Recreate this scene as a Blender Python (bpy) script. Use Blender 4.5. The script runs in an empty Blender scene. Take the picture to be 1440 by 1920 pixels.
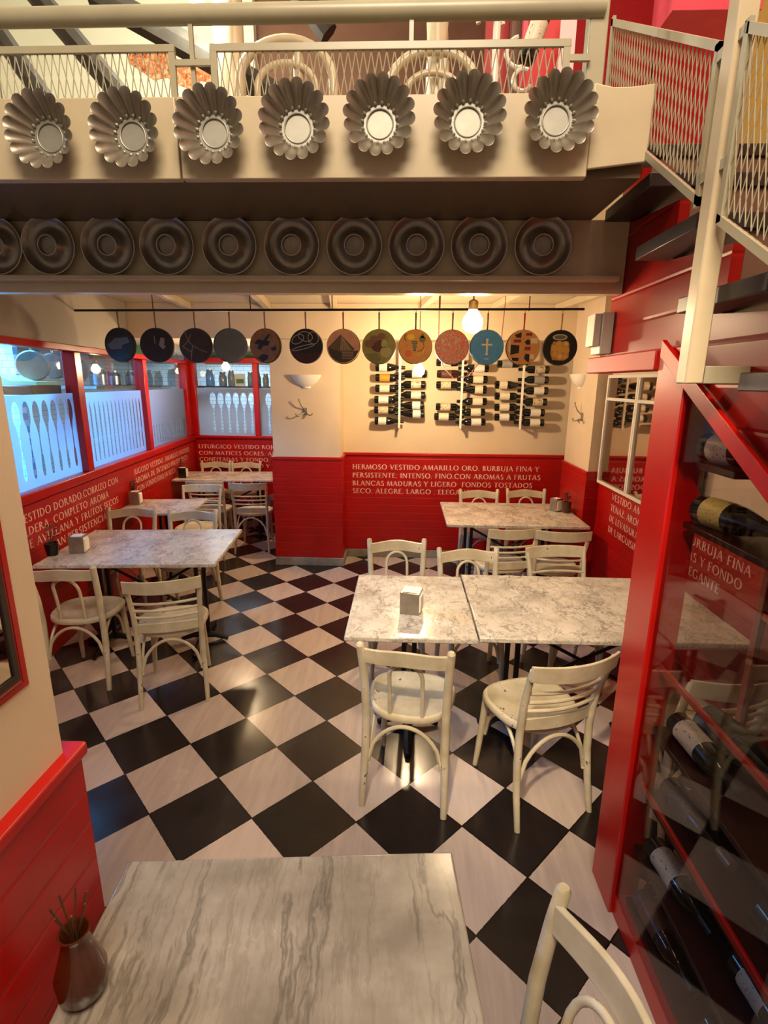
import bpy, bmesh, math, random
from mathutils import Matrix, Vector
random.seed(7)
PI = math.pi
C = bpy.context.scene.collection
S = bpy.context.scene

# ------------------------------------------------------------------ camera
cam_d = bpy.data.cameras.new('camera')
cam = bpy.data.objects.new('camera', cam_d); C.objects.link(cam)
R_ = Vector((0.99932, 0.0359, 0.0090)); F_ = Vector((-0.03471, 0.96953, -0.24250))
F_.normalize(); R_ = (R_ - R_.dot(F_) * F_).normalized(); U_ = R_.cross(F_)
mw = Matrix.Identity(4)
for i in range(3):
    mw[i][0] = R_[i]; mw[i][1] = U_[i]; mw[i][2] = -F_[i]
mw.translation = Vector((0, 0, 1.892))
cam.matrix_world = mw
cam_d.sensor_fit = 'HORIZONTAL'; cam_d.sensor_width = 36.0
cam_d.lens = 973.0 / 1440.0 * 36.0
cam_d.clip_start = 0.02
S.camera = cam

# ------------------------------------------------------------------ view, world, lights
S.view_settings.view_transform = 'Standard'
S.view_settings.look = 'None'
S.view_settings.exposure = 0.70
S.view_settings.gamma = 1.0
S.view_settings.use_curve_mapping = False
W = bpy.data.worlds.new('world'); S.world = W; W.use_nodes = True
W.node_tree.nodes['Background'].inputs[0].default_value = (1.0, 0.80, 0.62, 1)
W.node_tree.nodes['Background'].inputs[1].default_value = 0.13

def lamp(name, kind, loc, power, color, size=0.1, rot=None, size_y=None, spot=None):
    d = bpy.data.lights.new(name, kind); d.energy = power; d.color = color
    if kind == 'AREA':
        d.size = size
        if size_y: d.shape = 'RECTANGLE'; d.size_y = size_y
    else:
        d.shadow_soft_size = size
    if kind == 'SPOT':
        d.spot_size = spot or 1.2; d.spot_blend = 0.6
    o = bpy.data.objects.new(name, d); C.objects.link(o); o.location = loc
    if rot: o.rotation_euler = rot
    return o
WARM = (1.0, 0.72, 0.42)
SOFT = (1.0, 0.82, 0.62)
lamp('room_light', 'AREA', (0.0, -0.4, 4.3), 78, SOFT, 1.3, (math.radians(26), 0, 0))
lamp('table_spot', 'SPOT', (-0.35, -0.25, 3.45), 230, (1.0, .80, .55), .05, None, None, .60)
bpy.data.objects['table_spot'].rotation_euler = (Vector((0.50, 2.45, 0.75)) - Vector((-0.35, -0.25, 3.45))).to_track_quat('-Z', 'Y').to_euler()
lamp('upstairs_fill', 'POINT', (-1.4, 3.7, 3.9), 60, (1, .93, .76), .25)  # added fill that brightens the upstairs ceiling, no visible fitting
lamp('stairwell_light', 'POINT', (.9, 1.9, 4.5), 22, (1, .84, .66), .2)
lamp('kitchen_strip', 'AREA', (-3.7, 3.6, 2.6), 210, (0.12, 0.45, 1.0), 0.9, (0, 0, 0), 2.4)
lamp('kitchen_back_light', 'AREA', (-2.6, 8.2, 2.25), 20, (0.75, 0.85, 1.0), 1.2, (0, 0, 0), 0.6)

# ------------------------------------------------------------------ materials
def hexc(h):
    h = h.lstrip('#'); v = [int(h[i:i+2], 16) / 255 for i in (0, 2, 4)]
    return tuple(((c / 12.92) if c <= .04045 else ((c + .055) / 1.055) ** 2.4) for c in v) + (1,)

class NT:
    def __init__(s, name, color=(.8,.8,.8,1), rough=.5, metal=0.0, spec=.5):
        s.m = bpy.data.materials.new(name); s.m.use_nodes = True
        s.t = s.m.node_tree; s.n = s.t.nodes; s.l = s.t.links
        s.b = s.n['Principled BSDF']
        s.b.inputs['Base Color'].default_value = color
        s.b.inputs['Roughness'].default_value = rough
        s.b.inputs['Metallic'].default_value = metal
        s.b.inputs['Specular IOR Level'].default_value = spec
        s.m.diffuse_color = color
    def node(s, t, **k):
        n = s.n.new(t)
        for a, v in k.items(): setattr(n, a, v)
        return n
    def math(s, op, a, b=None, c=None):
        n = s.n.new('ShaderNodeMath'); n.operation = op
        for i, v in enumerate((a, b, c)):
            if v is None: continue
            if isinstance(v, (int, float)): n.inputs[i].default_value = v
            else: s.l.new(v, n.inputs[i])
        return n.outputs[0]
    def coord(s, which='Object'):
        return s.n.new('ShaderNodeTexCoord').outputs[which]
    def xyz(s, v):
        n = s.n.new('ShaderNodeSeparateXYZ'); s.l.new(v, n.inputs[0]); return n.outputs
    def noise(s, vec, scale, detail=4, rough=.55, dist=0.0):
        n = s.n.new('ShaderNodeTexNoise'); s.l.new(vec, n.inputs['Vector'])
        n.inputs['Scale'].default_value = scale; n.inputs['Detail'].default_value = detail
        n.inputs['Roughness'].default_value = rough; n.inputs['Distortion'].default_value = dist
        return n
    def ramp(s, fac, stops):
        n = s.n.new('ShaderNodeValToRGB'); s.l.new(fac, n.inputs[0])
        e = n.color_ramp.elements
        while len(e) < len(stops): e.new(.5)
        for i, (p, c) in enumerate(stops):
            e[i].position = p; e[i].color = c if len(c) == 4 else (*c, 1)
        return n.outputs[0]
    def mix(s, fac, a, b, mode='MIX'):
        n = s.n.new('ShaderNodeMix'); n.data_type = 'RGBA'; n.blend_type = mode
        for i, v in ((0, fac), (6, a), (7, b)):
            if isinstance(v, (int, float)): n.inputs[i].default_value = v
            elif isinstance(v, tuple): n.inputs[i].default_value = v
            else: s.l.new(v, n.inputs[i])
        return n.outputs[2]
    def base(s, c): s.l.new(c, s.b.inputs['Base Color'])
    def rough(s, c): s.l.new(c, s.b.inputs['Roughness'])
    def bump(s, h, strength=.3, dist=.01):
        n = s.n.new('ShaderNodeBump'); s.l.new(h, n.inputs['Height'])
        n.inputs['Strength'].default_value = strength; n.inputs['Distance'].default_value = dist
        s.l.new(n.outputs[0], s.b.inputs['Normal'])

def plain(name, h, rough=.5, metal=0.0, spec=.5, noise=0.0, nscale=12, bump=0.0):
    c = hexc(h) if isinstance(h, str) else h
    t = NT(name, c, rough, metal, spec)
    if noise or bump:
        n = t.noise(t.coord(), nscale, 5)
        if noise:
            d = tuple(x * (1 - noise) for x in c[:3]) + (1,)
            l = tuple(min(1, x * (1 + noise * .6)) for x in c[:3]) + (1,)
            t.base(t.ramp(n.outputs[0], [(.3, d), (.7, l)]))
        if bump: t.bump(n.outputs[0], bump, .01)
    return t.m

def plank_mat(name, h, spacing, rough=.33, off=0.0, dark=.8, noise=.12):
    c = hexc(h); t = NT(name, c, rough)
    co = t.coord(); z = t.xyz(co)[2]
    fr = t.math('FRACT', t.math('DIVIDE', t.math('ADD', z, off), spacing))
    g = t.math('ABSOLUTE', t.math('SUBTRACT', fr, .5))
    groove = t.math('SMOOTH_MIN', t.math('MULTIPLY', t.math('SUBTRACT', .5, g), 14.0), 1.0, .2)
    n = t.noise(co, 5, 5)
    d = tuple(x * (1 - noise) for x in c[:3]) + (1,)
    l = tuple(min(1, x * (1 + noise)) for x in c[:3]) + (1,)
    t.base(t.ramp(n.outputs[0], [(.3, d), (.7, l)]))
    t.bump(groove, .45, .004)
    return t.m

M = {}
M['cream'] = plain('cream_plaster', '#D9C3A2', .62, noise=.07, nscale=3)
M['pale'] = plain('upstairs_pale_plaster', '#DAD9C4', .6, noise=.05, nscale=3)
M['cream_gloss'] = plain('cream_gloss_paint', '#C8B796', .30, noise=.10, nscale=6, bump=.05)
M['grey_paint'] = plain('greige_steel_paint', '#A8A084', .32, noise=.10, nscale=7, bump=.04)
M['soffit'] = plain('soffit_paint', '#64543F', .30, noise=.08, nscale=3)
M['ceiling'] = plain('ceiling_paint', '#C9BC9C', .45, noise=.06, nscale=3)
M['red_plank'] = plank_mat('red_tongue_boards', '#A80603', .085, .34)
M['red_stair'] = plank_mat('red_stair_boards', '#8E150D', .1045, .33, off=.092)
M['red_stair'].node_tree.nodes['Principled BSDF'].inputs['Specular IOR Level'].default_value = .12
M['red'] = plain('red_gloss_paint', '#B00E08', .28, noise=.12, nscale=8, bump=.04)
M['red_dark'] = plain('dark_red_paint', '#8E100A', .32, noise=.1, nscale=8)
M['letter'] = plain('letter_paint', '#EDB8A9', .5)
M['marble_base'] = plain('grey_marble', '#8F897C', .35, noise=.3, nscale=14)
M['black_iron'] = plain('black_iron', '#14110F', .45, .3, noise=.2)
M['steel'] = plain('pressed_steel', '#B9B6AE', .30, 1.0, noise=.12, nscale=18)
M['rim'] = plain('rim_highlight_paint', '#D8D2C4', .4, .3)  # rims coloured paler than the moulds: light caught on the edges, painted in
M['tin_dark'] = plain('dark_tinned_steel', '#A0978A', .36, .75, noise=.2, nscale=20)
M['tin'] = plain('tinned_steel', '#958B7B', .38, .65, noise=.18, nscale=22)
M['tin_bright'] = plain('bright_tin', '#A9A598', .5, .7, noise=.1, nscale=25)
M['dark_wood'] = plain('dark_stair_wood', '#2E211A', .4, noise=.3, nscale=10)
M['brown'] = plain('brown_board', '#6E4A36', .5, noise=.15, nscale=6)
M['beam_wood'] = plain('weathered_dark_beam', '#3B362C', .6, noise=.45, nscale=9, bump=.3)
M['glass_bottle'] = plain('black_green_glass', '#0B0E0A', .08, 0, .7)
M['glass_brown'] = plain('brown_glass', '#2A120B', .1, 0, .7)
M['glass_clear'] = plain('pale_bottle_glass', '#6F6A5C', .08, 0, .8)
M['white_china'] = plain('white_china', '#E4DDCB', .2)
M['white_plastic'] = plain('white_plastic', '#BDB7A6', .4)
M['paper'] = plain('napkin_paper', '#EFE9DD', .8)
M['blk'] = plain('black_paint', '#0C0A09', .35)
M['brick_red'] = plain('upstairs_red', '#B3151C', .5, noise=.1)
M['pink'] = plain('upstairs_pink', '#E04A5E', .5, noise=.08)
M['tan'] = plain('tan_board', '#C09A4C', .5, noise=.15)
M['leaf'] = plain('leaf', '#2E3A1C', .6, noise=.3)
M['terracotta'] = plain('brown_pot', '#4A3018', .5, noise=.2)
M['vase'] = plain('amber_glass', '#4A1F0C', .12, 0, .7)
M['green'] = plain('green_valance', '#5E8A4E', .6, noise=.15)
M['blue_tile'] = None
M['cord_red'] = plain('pink_fabric_cord', '#B4625A', .7)
M['cord_black'] = plain('black_cord', '#1A1512', .6)
M['brass'] = plain('aged_brass', '#8A7048', .35, .9)

def chair_paint():
    c = hexc('#CDBF9F'); t = NT('chipped_cream_paint', c, .36)
    co = t.coord(); n = t.noise(co, 9, 4); n2 = t.noise(co, 60, 5, .7)
    base = t.ramp(n.outputs[0], [(.3, hexc('#B7A988')), (.7, hexc('#D9CDB0'))])
    chip = t.ramp(t.math('MULTIPLY', n2.outputs[0], n.outputs[0]), [(.385, (0, 0, 0)), (.40, (1, 1, 1))])
    t.base(t.mix(chip, base, hexc('#4A3524'))); t.bump(n2.outputs[0], .08, .004)
    return t.m
M['chair'] = chair_paint()

def marble(name='veined_marble', stretch=.45, dist=.16, cols=('#B3AA9B', '#CFC6B7', '#DDD5C8'), k=(.42, .45, .55), rot=0.0):
    t = NT(name, (.6, .6, .6, 1), .16)
    co = t.coord()
    w = t.noise(co, 3.0, 5, .6)
    mx = t.node('ShaderNodeMix', data_type='RGBA', blend_type='LINEAR_LIGHT'); mx.inputs[0].default_value = dist
    t.l.new(co, mx.inputs[6]); t.l.new(w.outputs[1], mx.inputs[7])
    def veins(scale, th, r):
        mp = t.node('ShaderNodeMapping'); mp.inputs['Rotation'].default_value = (0, 0, r + rot)
        mp.inputs['Scale'].default_value = (1.0, stretch, 1.0)
        t.l.new(mx.outputs[2], mp.inputs[0])
        n = t.noise(mp.outputs[0], scale, 6, .62)
        d = t.math('ABSOLUTE', t.math('SUBTRACT', n.outputs[0], .5))
        return t.math('SUBTRACT', 1.0, t.math('MINIMUM', t.math('DIVIDE', d, th), 1.0))
    v1 = veins(3.4, .016, -.5); v2 = veins(10.0, .026, -.8); v3 = veins(26, .06, .4)
    n = t.noise(co, 7, 4)
    base = t.ramp(n.outputs[0], [(.28, hexc(cols[0])), (.5, hexc(cols[1])), (.72, hexc(cols[2]))])
    patch = t.ramp(t.noise(co, 4.5, 3).outputs[0], [(.38, (0, 0, 0)), (.6, (1, 1, 1))])
    c = t.mix(t.math('MULTIPLY', t.math('MULTIPLY', v3, k[0]), patch), base, hexc('#7E7467'))
    c = t.mix(t.math('MULTIPLY', v2, k[1]), c, hexc('#6E6458'))
    c = t.mix(t.math('MULTIPLY', v1, k[2]), c, hexc('#544C43'))
    t.base(c); t.rough(t.ramp(n.outputs[0], [(.3, (.14,)*3), (.7, (.28,)*3)]))
    return t.m
M['marble'] = marble()
M['marble_near'] = marble('long_veined_marble', .10, .045, ('#7F776A', '#978E80', '#ABA294'), (.4, .32, .6), -.3)

def floor_mat():
    t = NT('checker_floor', (.5, .5, .5, 1), .2)
    x, y, z = t.xyz(t.coord())
    s = .33 * math.sqrt(2)
    ox, oy = -0.646, 2.359
    xx = t.math('SUBTRACT', x, ox); yy = t.math('SUBTRACT', y, oy)
    a = t.math('DIVIDE', t.math('SUBTRACT', xx, yy), s)
    b = t.math('DIVIDE', t.math('ADD', xx, yy), s)
    fa, fb = t.math('FLOOR', a), t.math('FLOOR', b)
    par = t.math('PINGPONG', t.math('ADD', fa, fb), 1.0)
    ea = t.math('ABSOLUTE', t.math('SUBTRACT', t.math('FRACT', a), .5))
    eb = t.math('ABSOLUTE', t.math('SUBTRACT', t.math('FRACT', b), .5))
    wob = t.noise(t.coord(), 55, 2)
    edge = t.math('GREATER_THAN', t.math('MAXIMUM', ea, eb), t.math('ADD', .486, t.math('MULTIPLY', wob.outputs[0], .012)))
    cmb = t.node('ShaderNodeCombineXYZ'); t.l.new(fa, cmb.inputs[0]); t.l.new(fb, cmb.inputs[1])
    wn = t.node('ShaderNodeTexWhiteNoise', noise_dimensions='3D'); t.l.new(cmb.outputs[0], wn.inputs['Vector'])
    var = wn.outputs[0]
    # streaky grain, shifted per tile
    mp = t.node('ShaderNodeMapping'); mp.inputs['Rotation'].default_value = (0, 0, .5); mp.inputs['Scale'].default_value = (1.0, .12, 1)
    t.l.new(t.coord(), mp.inputs[0])
    st = t.noise(mp.outputs[0], 26, 5, .6)
    sc = t.noise(mp.outputs[0], 60, 3, .8)
    wv = t.math('ADD', t.math('MULTIPLY', st.outputs[0], .6), t.math('MULTIPLY', var, .4))
    white = t.ramp(wv, [(.25, hexc('#A9988C')), (.75, hexc('#CDBBAE'))])
    black = t.ramp(wv, [(.25, hexc('#1C1716')), (.8, hexc('#2C2422'))])
    scr = t.ramp(sc.outputs[0], [(.70, (0, 0, 0)), (.76, (1, 1, 1))])
    black = t.mix(t.math('MULTIPLY', scr, .22), black, hexc('#7A6A60'))
    col = t.mix(par, black, white)
    col = t.mix(edge, col, hexc('#0E0B0A'))
    t.base(col)
    sm = t.noise(t.coord(), 4, 5)
    t.rough(t.ramp(sm.outputs[0], [(.3, (.13,)*3), (.75, (.30,)*3)]))
    t.bump(t.math('SUBTRACT', 1.0, edge), .4, .002)
    return t.m
M['floor'] = floor_mat()

def emit(name, col, strength):
    m = bpy.data.materials.new(name); m.use_nodes = True
    n = m.node_tree.nodes; n.remove(n['Principled BSDF'])
    e = n.new('ShaderNodeEmission'); e.inputs[0].default_value = (*col, 1); e.inputs[1].default_value = strength
    m.node_tree.links.new(e.outputs[0], n['Material Output'].inputs[0]); return m
M['bulb'] = emit('glowing_bulb', (1.0, .74, .38), 14)
M['bulb_far'] = emit('glowing_far_bulb', (1.0, .72, .36), 12)
M['spot_glow'] = emit('glowing_spot', (1.0, .97, .85), 400)

def glass(name, tint=(1, 1, 1), rough=.02, fac=1.0, min_refl=0.03):
    m = bpy.data.materials.new(name); m.use_nodes = True
    t = m.node_tree; n = t.nodes; n.remove(n['Principled BSDF'])
    tr = n.new('ShaderNodeBsdfTransparent'); tr.inputs[0].default_value = (*tint, 1)
    gl = n.new('ShaderNodeBsdfGlossy'); gl.inputs['Roughness'].default_value = rough
    fr = n.new('ShaderNodeLayerWeight'); fr.inputs['Blend'].default_value = .5
    pw = n.new('ShaderNodeMath'); pw.operation = 'POWER'; pw.inputs[1].default_value = 4.0
    t.links.new(fr.outputs['Facing'], pw.inputs[0])
    mu = n.new('ShaderNodeMath'); mu.operation = 'MULTIPLY_ADD'; mu.inputs[1].default_value = fac; mu.inputs[2].default_value = min_refl
    mx = n.new('ShaderNodeMixShader')
    t.links.new(pw.outputs[0], mu.inputs[0]); t.links.new(mu.outputs[0], mx.inputs[0])
    t.links.new(tr.outputs[0], mx.inputs[1]); t.links.new(gl.outputs[0], mx.inputs[2])
    t.links.new(mx.outputs[0], n['Material Output'].inputs[0]); return m
M['glass'] = glass('window_glass', (.92, .96, .97))
M['cab_glass'] = glass('cabinet_glass', (.80, .77, .75), .015, .35, .025)

def film():
    m = bpy.data.materials.new('frosted_film'); m.use_nodes = True
    t = m.node_tree; n = t.nodes; b = n['Principled BSDF']
    b.inputs['Base Color'].default_value = hexc('#A9B0BC'); b.inputs['Roughness'].default_value = .6
    tl = n.new('ShaderNodeBsdfTranslucent'); tl.inputs[0].default_value = hexc('#A8B2C4')
    mx = n.new('ShaderNodeMixShader'); mx.inputs[0].default_value = .6
    t.links.new(b.outputs[0], mx.inputs[1]); t.links.new(tl.outputs[0], mx.inputs[2])
    t.links.new(mx.outputs[0], n['Material Output'].inputs[0]); return m
M['film'] = film()

def mirror_mat():
    t = NT('old_mirror', hexc('#B9A79B'), .03, 1.0)
    return t.m
M['mirror'] = mirror_mat()

def art_noise(name, stops, scale=18, dist=1.5, rough=.4):
    t = NT(name, (.5, .5, .5, 1), rough)
    n = t.noise(t.coord(), scale, 5, .6, dist)
    t.base(t.ramp(n.outputs[0], [(p, hexc(c)) for p, c in stops])); return t.m

# ------------------------------------------------------------------ mesh builder
class MB:
    def __init__(s): s.v = []; s.f = []; s.mi = []; s.M = Matrix.Identity(4); s.cur = 0
    def add(s, vs, fs, mat=None):
        o = len(s.v); s.v += [tuple(s.M @ Vector(v)) for v in vs]
        s.f += [tuple(i + o for i in f) for f in fs]; s.mi += [s.cur if mat is None else mat] * len(fs)
        return s
    def box(s, x0, y0, z0, x1, y1, z1, mat=None):
        x0, x1 = min(x0, x1), max(x0, x1); y0, y1 = min(y0, y1), max(y0, y1); z0, z1 = min(z0, z1), max(z0, z1)
        vs = [(x, y, z) for z in (z0, z1) for y in (y0, y1) for x in (x0, x1)]
        return s.add(vs, [(0, 2, 3, 1), (4, 5, 7, 6), (0, 1, 5, 4), (2, 6, 7, 3), (0, 4, 6, 2), (1, 3, 7, 5)], mat)
    def tube(s, pts, r, n=10, closed=False, mat=None, sx=1.0, cap=True):
        pts = [Vector(p) for p in pts]; m = len(pts)
        rs = r if isinstance(r, (list, tuple)) else [r] * m
        up = Vector((0, 0, 1)); vs = []
        d0 = (pts[1] - pts[0]).normalized()
        if abs(d0.z) > .95: up = Vector((0, 1, 0))
        side = d0.cross(up).normalized()
        for i, p in enumerate(pts):
            if closed: d = pts[(i + 1) % m] - pts[i - 1]
            else: d = pts[min(i + 1, m - 1)] - pts[max(i - 1, 0)]
            d.normalize()
            side = (side - side.dot(d) * d)
            if side.length < 1e-6: side = d.orthogonal()
            side.normalize(); nn = d.cross(side)
            for k in range(n):
                a = 2 * PI * k / n
                vs.append(p + side * (math.cos(a) * rs[i] * sx) + nn * (math.sin(a) * rs[i]))
        fs = []
        for i in range(m if closed else m - 1):
            j = (i + 1) % m
            for k in range(n):
                k2 = (k + 1) % n
                fs.append((i * n + k, i * n + k2, j * n + k2, j * n + k))
        if not closed and cap:
            fs.append(tuple(range(n - 1, -1, -1))); fs.append(tuple((m - 1) * n + k for k in range(n)))
        return s.add(vs, fs, mat)
    def lathe(s, prof, n=24, mat=None, frame=None, fr=None, closed=False):
        """prof = [(radius, height)], axis +z of frame"""
        fm = frame or Matrix.Identity(4); vs = []; fs = []
        for (r, h) in prof:
            for k in range(n):
                a = 2 * PI * k / n
                q = fr(a, r, h) if fr else r
                vs.append(fm @ Vector((q * math.cos(a), q * math.sin(a), h)))
        for i in range(len(prof) - 1):
            for k in range(n):
                k2 = (k + 1) % n
                fs.append((i * n + k, i * n + k2, (i + 1) * n + k2, (i + 1) * n + k))
        if prof[0][0] > 1e-5: fs.append(tuple(range(n - 1, -1, -1)))
        if prof[-1][0] > 1e-5: fs.append(tuple((len(prof) - 1) * n + k for k in range(n)))
        if closed: fs = fs[:-2]
        return s.add(vs, fs, mat)
    def prism(s, poly, h0, h1, frame=None, mat=None):
        fm = frame or Matrix.Identity(4); n = len(poly)
        vs = [fm @ Vector((x, y, h0)) for x, y in poly] + [fm @ Vector((x, y, h1)) for x, y in poly]
        fs = [tuple(range(n - 1, -1, -1)), tuple(range(n, 2 * n))]
        fs += [(i, (i + 1) % n, n + (i + 1) % n, n + i) for i in range(n)]
        return s.add(vs, fs, mat)
    def build(s, name, mats, parent=None, bevel=0.0, smooth=True, seg=2):
        me = bpy.data.meshes.new(name); me.from_pydata(s.v, [], s.f); me.update()
        if not isinstance(mats, (list, tuple)): mats = [mats]
        for m in mats: me.materials.append(M[m] if isinstance(m, str) else m)
        for i, p in enumerate(me.polygons): p.material_index = s.mi[i]
        bm = bmesh.new(); bm.from_mesh(me); bmesh.ops.remove_doubles(bm, verts=bm.verts, dist=1e-5)
        bmesh.ops.recalc_face_normals(bm, faces=bm.faces); bm.to_mesh(me); bm.free()
        if smooth:
            for p in me.polygons: p.use_smooth = True
            me.set_sharp_from_angle(angle=math.radians(38))
        o = bpy.data.objects.new(name, me); C.objects.link(o)
        if parent is not None: o.parent = parent
        if bevel:
            b = o.modifiers.new('bevel', 'BEVEL'); b.width = bevel; b.segments = seg; b.limit_method = 'ANGLE'
            b.angle_limit = math.radians(40)
        return o

def box(name, mats, c, parent=None, bevel=0.0):
    return MB().box(*c).build(name, mats, parent, bevel)
def struct(o): o['kind'] = 'structure'; return o
def tag(o, label, cat, group=None):
    o['label'] = label; o['category'] = cat
    if group: o['group'] = group
    return o
def thing(name, label, cat, loc=(0, 0, 0), rz=0, group=None):
    o = bpy.data.objects.new(name, None); C.objects.link(o); o.empty_display_size = .05
    o.location = loc; o.rotation_euler = (0, 0, rz); tag(o, label, cat, group); return o
CH = {}
def kids(o): return [c for c in bpy.data.objects if c.parent == o]
def copy_tree(o, parent=None):
    c = o.copy(); C.objects.link(c)
    if parent is not None: c.parent = parent
    for k in kids(o): copy_tree(k, c)
    return c
def T(x, y, z): return Matrix.Translation((x, y, z))
def frame(o, xa, ya, za):
    m = Matrix.Identity(4)
    for i in range(3): m[i][0] = xa[i]; m[i][1] = ya[i]; m[i][2] = za[i]
    m.translation = Vector(o); return m
Zv = (0, 0, 1)
def YF(o): return frame(o, (1, 0, 0), (0, 0, 1), (0, -1, 0))      # local z points toward the camera side (-Y)
def arc(cx, cy, r, a0, a1, n):
    return [(cx + r * math.cos(math.radians(a0 + (a1 - a0) * i / n)), cy + r * math.sin(math.radians(a0 + (a1 - a0) * i / n))) for i in range(n + 1)]

# ------------------------------------------------------------------ painted lettering
TK, TN = .175, .085
def _st(L, x, y0=0.0, y1=1.0, w=TK, serif=(1, 1)):
    L.append([(x - w/2, y0), (x + w/2, y0), (x + w/2, y1), (x - w/2, y1)])
    if serif[0]: L.append([(x - w/2 - .08, y0), (x + w/2 + .08, y0), (x + w/2 + .05, y0 + .04), (x - w/2 - .05, y0 + .04)])
    if serif[1]: L.append([(x - w/2 - .05, y1 - .04), (x + w/2 + .05, y1 - .04), (x + w/2 + .08, y1), (x - w/2 - .08, y1)])
def _dg(L, x0, y0, x1, y1, w):
    L.append([(x0 - w/2, y0), (x0 + w/2, y0), (x1 + w/2, y1), (x1 - w/2, y1)])
def _sf(L, x, y, w=.28): L.append([(x - w/2, y - .02), (x + w/2, y - .02), (x + w/2, y + .02), (x - w/2, y + .02)])
def _bar(L, x0, x1, y, w=TN, tick=0):
    L.append([(x0, y - w/2), (x1, y - w/2), (x1, y + w/2), (x0, y + w/2)])
    if tick: L.append([(x1 - .04, y - .11), (x1, y - .11), (x1 + .02, y + .11), (x1 - .02, y + .11)])
def _arc(L, cx, cy, rx, ry, a0, a1, n=9):
    P = []
    for i in range(n + 1):
        a = math.radians(a0 + (a1 - a0) * i / n); w = TN + (TK - TN) * abs(math.cos(a)) ** 1.3
        P.append(((cx + (rx) * math.cos(a), cy + ry * math.sin(a)), (cx + (rx - w) * math.cos(a), cy + (ry - w) * math.sin(a))))
    for i in range(n): L.append([P[i][0], P[i + 1][0], P[i + 1][1], P[i][1]])
def glyph(ch):
    L = []; w = .7
    if ch == 'A': _dg(L, .08, 0, .40, 1, TN); _dg(L, .74, 0, .42, 1, TK); _bar(L, .19, .62, .34); _sf(L, .08, .02); _sf(L, .74, .02); w = .84
    elif ch == 'B': _st(L, .15); _arc(L, .22, .745, .33, .255, -90, 90); _arc(L, .22, .27, .40, .27, -90, 90); _bar(L, .1, .25, .96); _bar(L, .1, .25, .04); w = .68
    elif ch == 'C' or ch == 'G':
        _arc(L, .48, .5, .46, .52, 45, 315, 14)
        if ch == 'G': _st(L, .78, .08, .46, .15, (0, 1)); w = .95
        else: L.append([(.78, .72), (.82, .72), (.84, .96), (.79, .92)]); w = .88
    elif ch == 'D': _st(L, .15); _arc(L, .25, .5, .58, .5, -90, 90, 12); _bar(L, .1, .3, .96); _bar(L, .1, .3, .04); w = .88
    elif ch == 'E': _st(L, .15); _bar(L, .1, .52, .96, TN, 1); _bar(L, .1, .46, .52); _bar(L, .1, .56, .04, TN, 1); w = .62
    elif ch == 'F': _st(L, .15); _bar(L, .1, .52, .96, TN, 1); _bar(L, .1, .46, .52); w = .58
    elif ch == 'H': _st(L, .16); _st(L, .72); _bar(L, .2, .7, .52); w = .88
    elif ch == 'I': _st(L, .17); w = .34
    elif ch == 'J': _st(L, .2, .0, 1, TK, (0, 1)); _dg(L, .06, -.22, .2, .02, TN + .03); w = .36
    elif ch == 'L': _st(L, .15); _bar(L, .1, .54, .04, TN, 1); w = .6
    elif ch == 'M': _dg(L, .08, 0, .18, 1, TN); _dg(L, .48, 0, .20, 1, TK); _dg(L, .48, 0, .78, 1, TN); _dg(L, .9, 0, .80, 1, TK); _sf(L, .08, .02, .22); _sf(L, .9, .02, .28); w = 1.0
    elif ch == 'N': _st(L, .12, 0, 1, TN + .02); _dg(L, .74, 0, .16, 1, TK); _st(L, .76, 0, 1, TN + .02, (0, 1)); w = .88
    elif ch == 'O': _arc(L, .5, .5, .48, .52, 0, 360, 18); w = 1.0
    elif ch == 'P': _st(L, .15); _arc(L, .22, .72, .36, .28, -90, 90); _bar(L, .1, .25, .96); w = .6
    elif ch == 'R': _st(L, .15); _arc(L, .22, .74, .34, .26, -90, 90); _bar(L, .1, .25, .96); _dg(L, .72, 0, .34, .5, TK); w = .74
    elif ch == 'S': _arc(L, .29, .75, .24, .27, 30, 270, 9); _arc(L, .29, .25, .27, .29, -150, 90, 9); w = .58
    elif ch == 'T': _st(L, .36, 0, 1, TK, (1, 0)); _bar(L, .02, .70, .96, TN, 1); L.append([(.0, .86), (.04, .86), (.05, 1), (.01, 1)]); w = .72
    elif ch == 'U': _st(L, .16, .3, 1, TK, (0, 1)); _st(L, .72, .3, 1, TN + .02, (0, 1)); _arc(L, .44, .32, .36, .34, 180, 360); w = .86
    elif ch == 'V': _dg(L, .42, 0, .1, 1, TK); _dg(L, .42, 0, .74, 1, TN); _sf(L, .1, .98); _sf(L, .74, .98, .24); w = .82
    elif ch == 'X': _dg(L, .7, 0, .1, 1, TK); _dg(L, .08, 0, .68, 1, TN); w = .78
    elif ch == 'Y': _st(L, .38, 0, .5, TK, (1, 0)); _dg(L, .38, .45, .08, 1, TK); _dg(L, .38, .45, .7, 1, TN); _sf(L, .08, .98); _sf(L, .7, .98, .22); w = .76
    elif ch == 'Z': _dg(L, .1, 0, .56, 1, TK); _bar(L, .08, .62, .96); _bar(L, .05, .62, .04, TN, 1); w = .66
    elif ch in '.,': L.append([(.06, 0), (.18, 0), (.18, .12), (.06, .12)]); w = .26
    elif ch == ' ': w = .36
    return L, w
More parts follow.
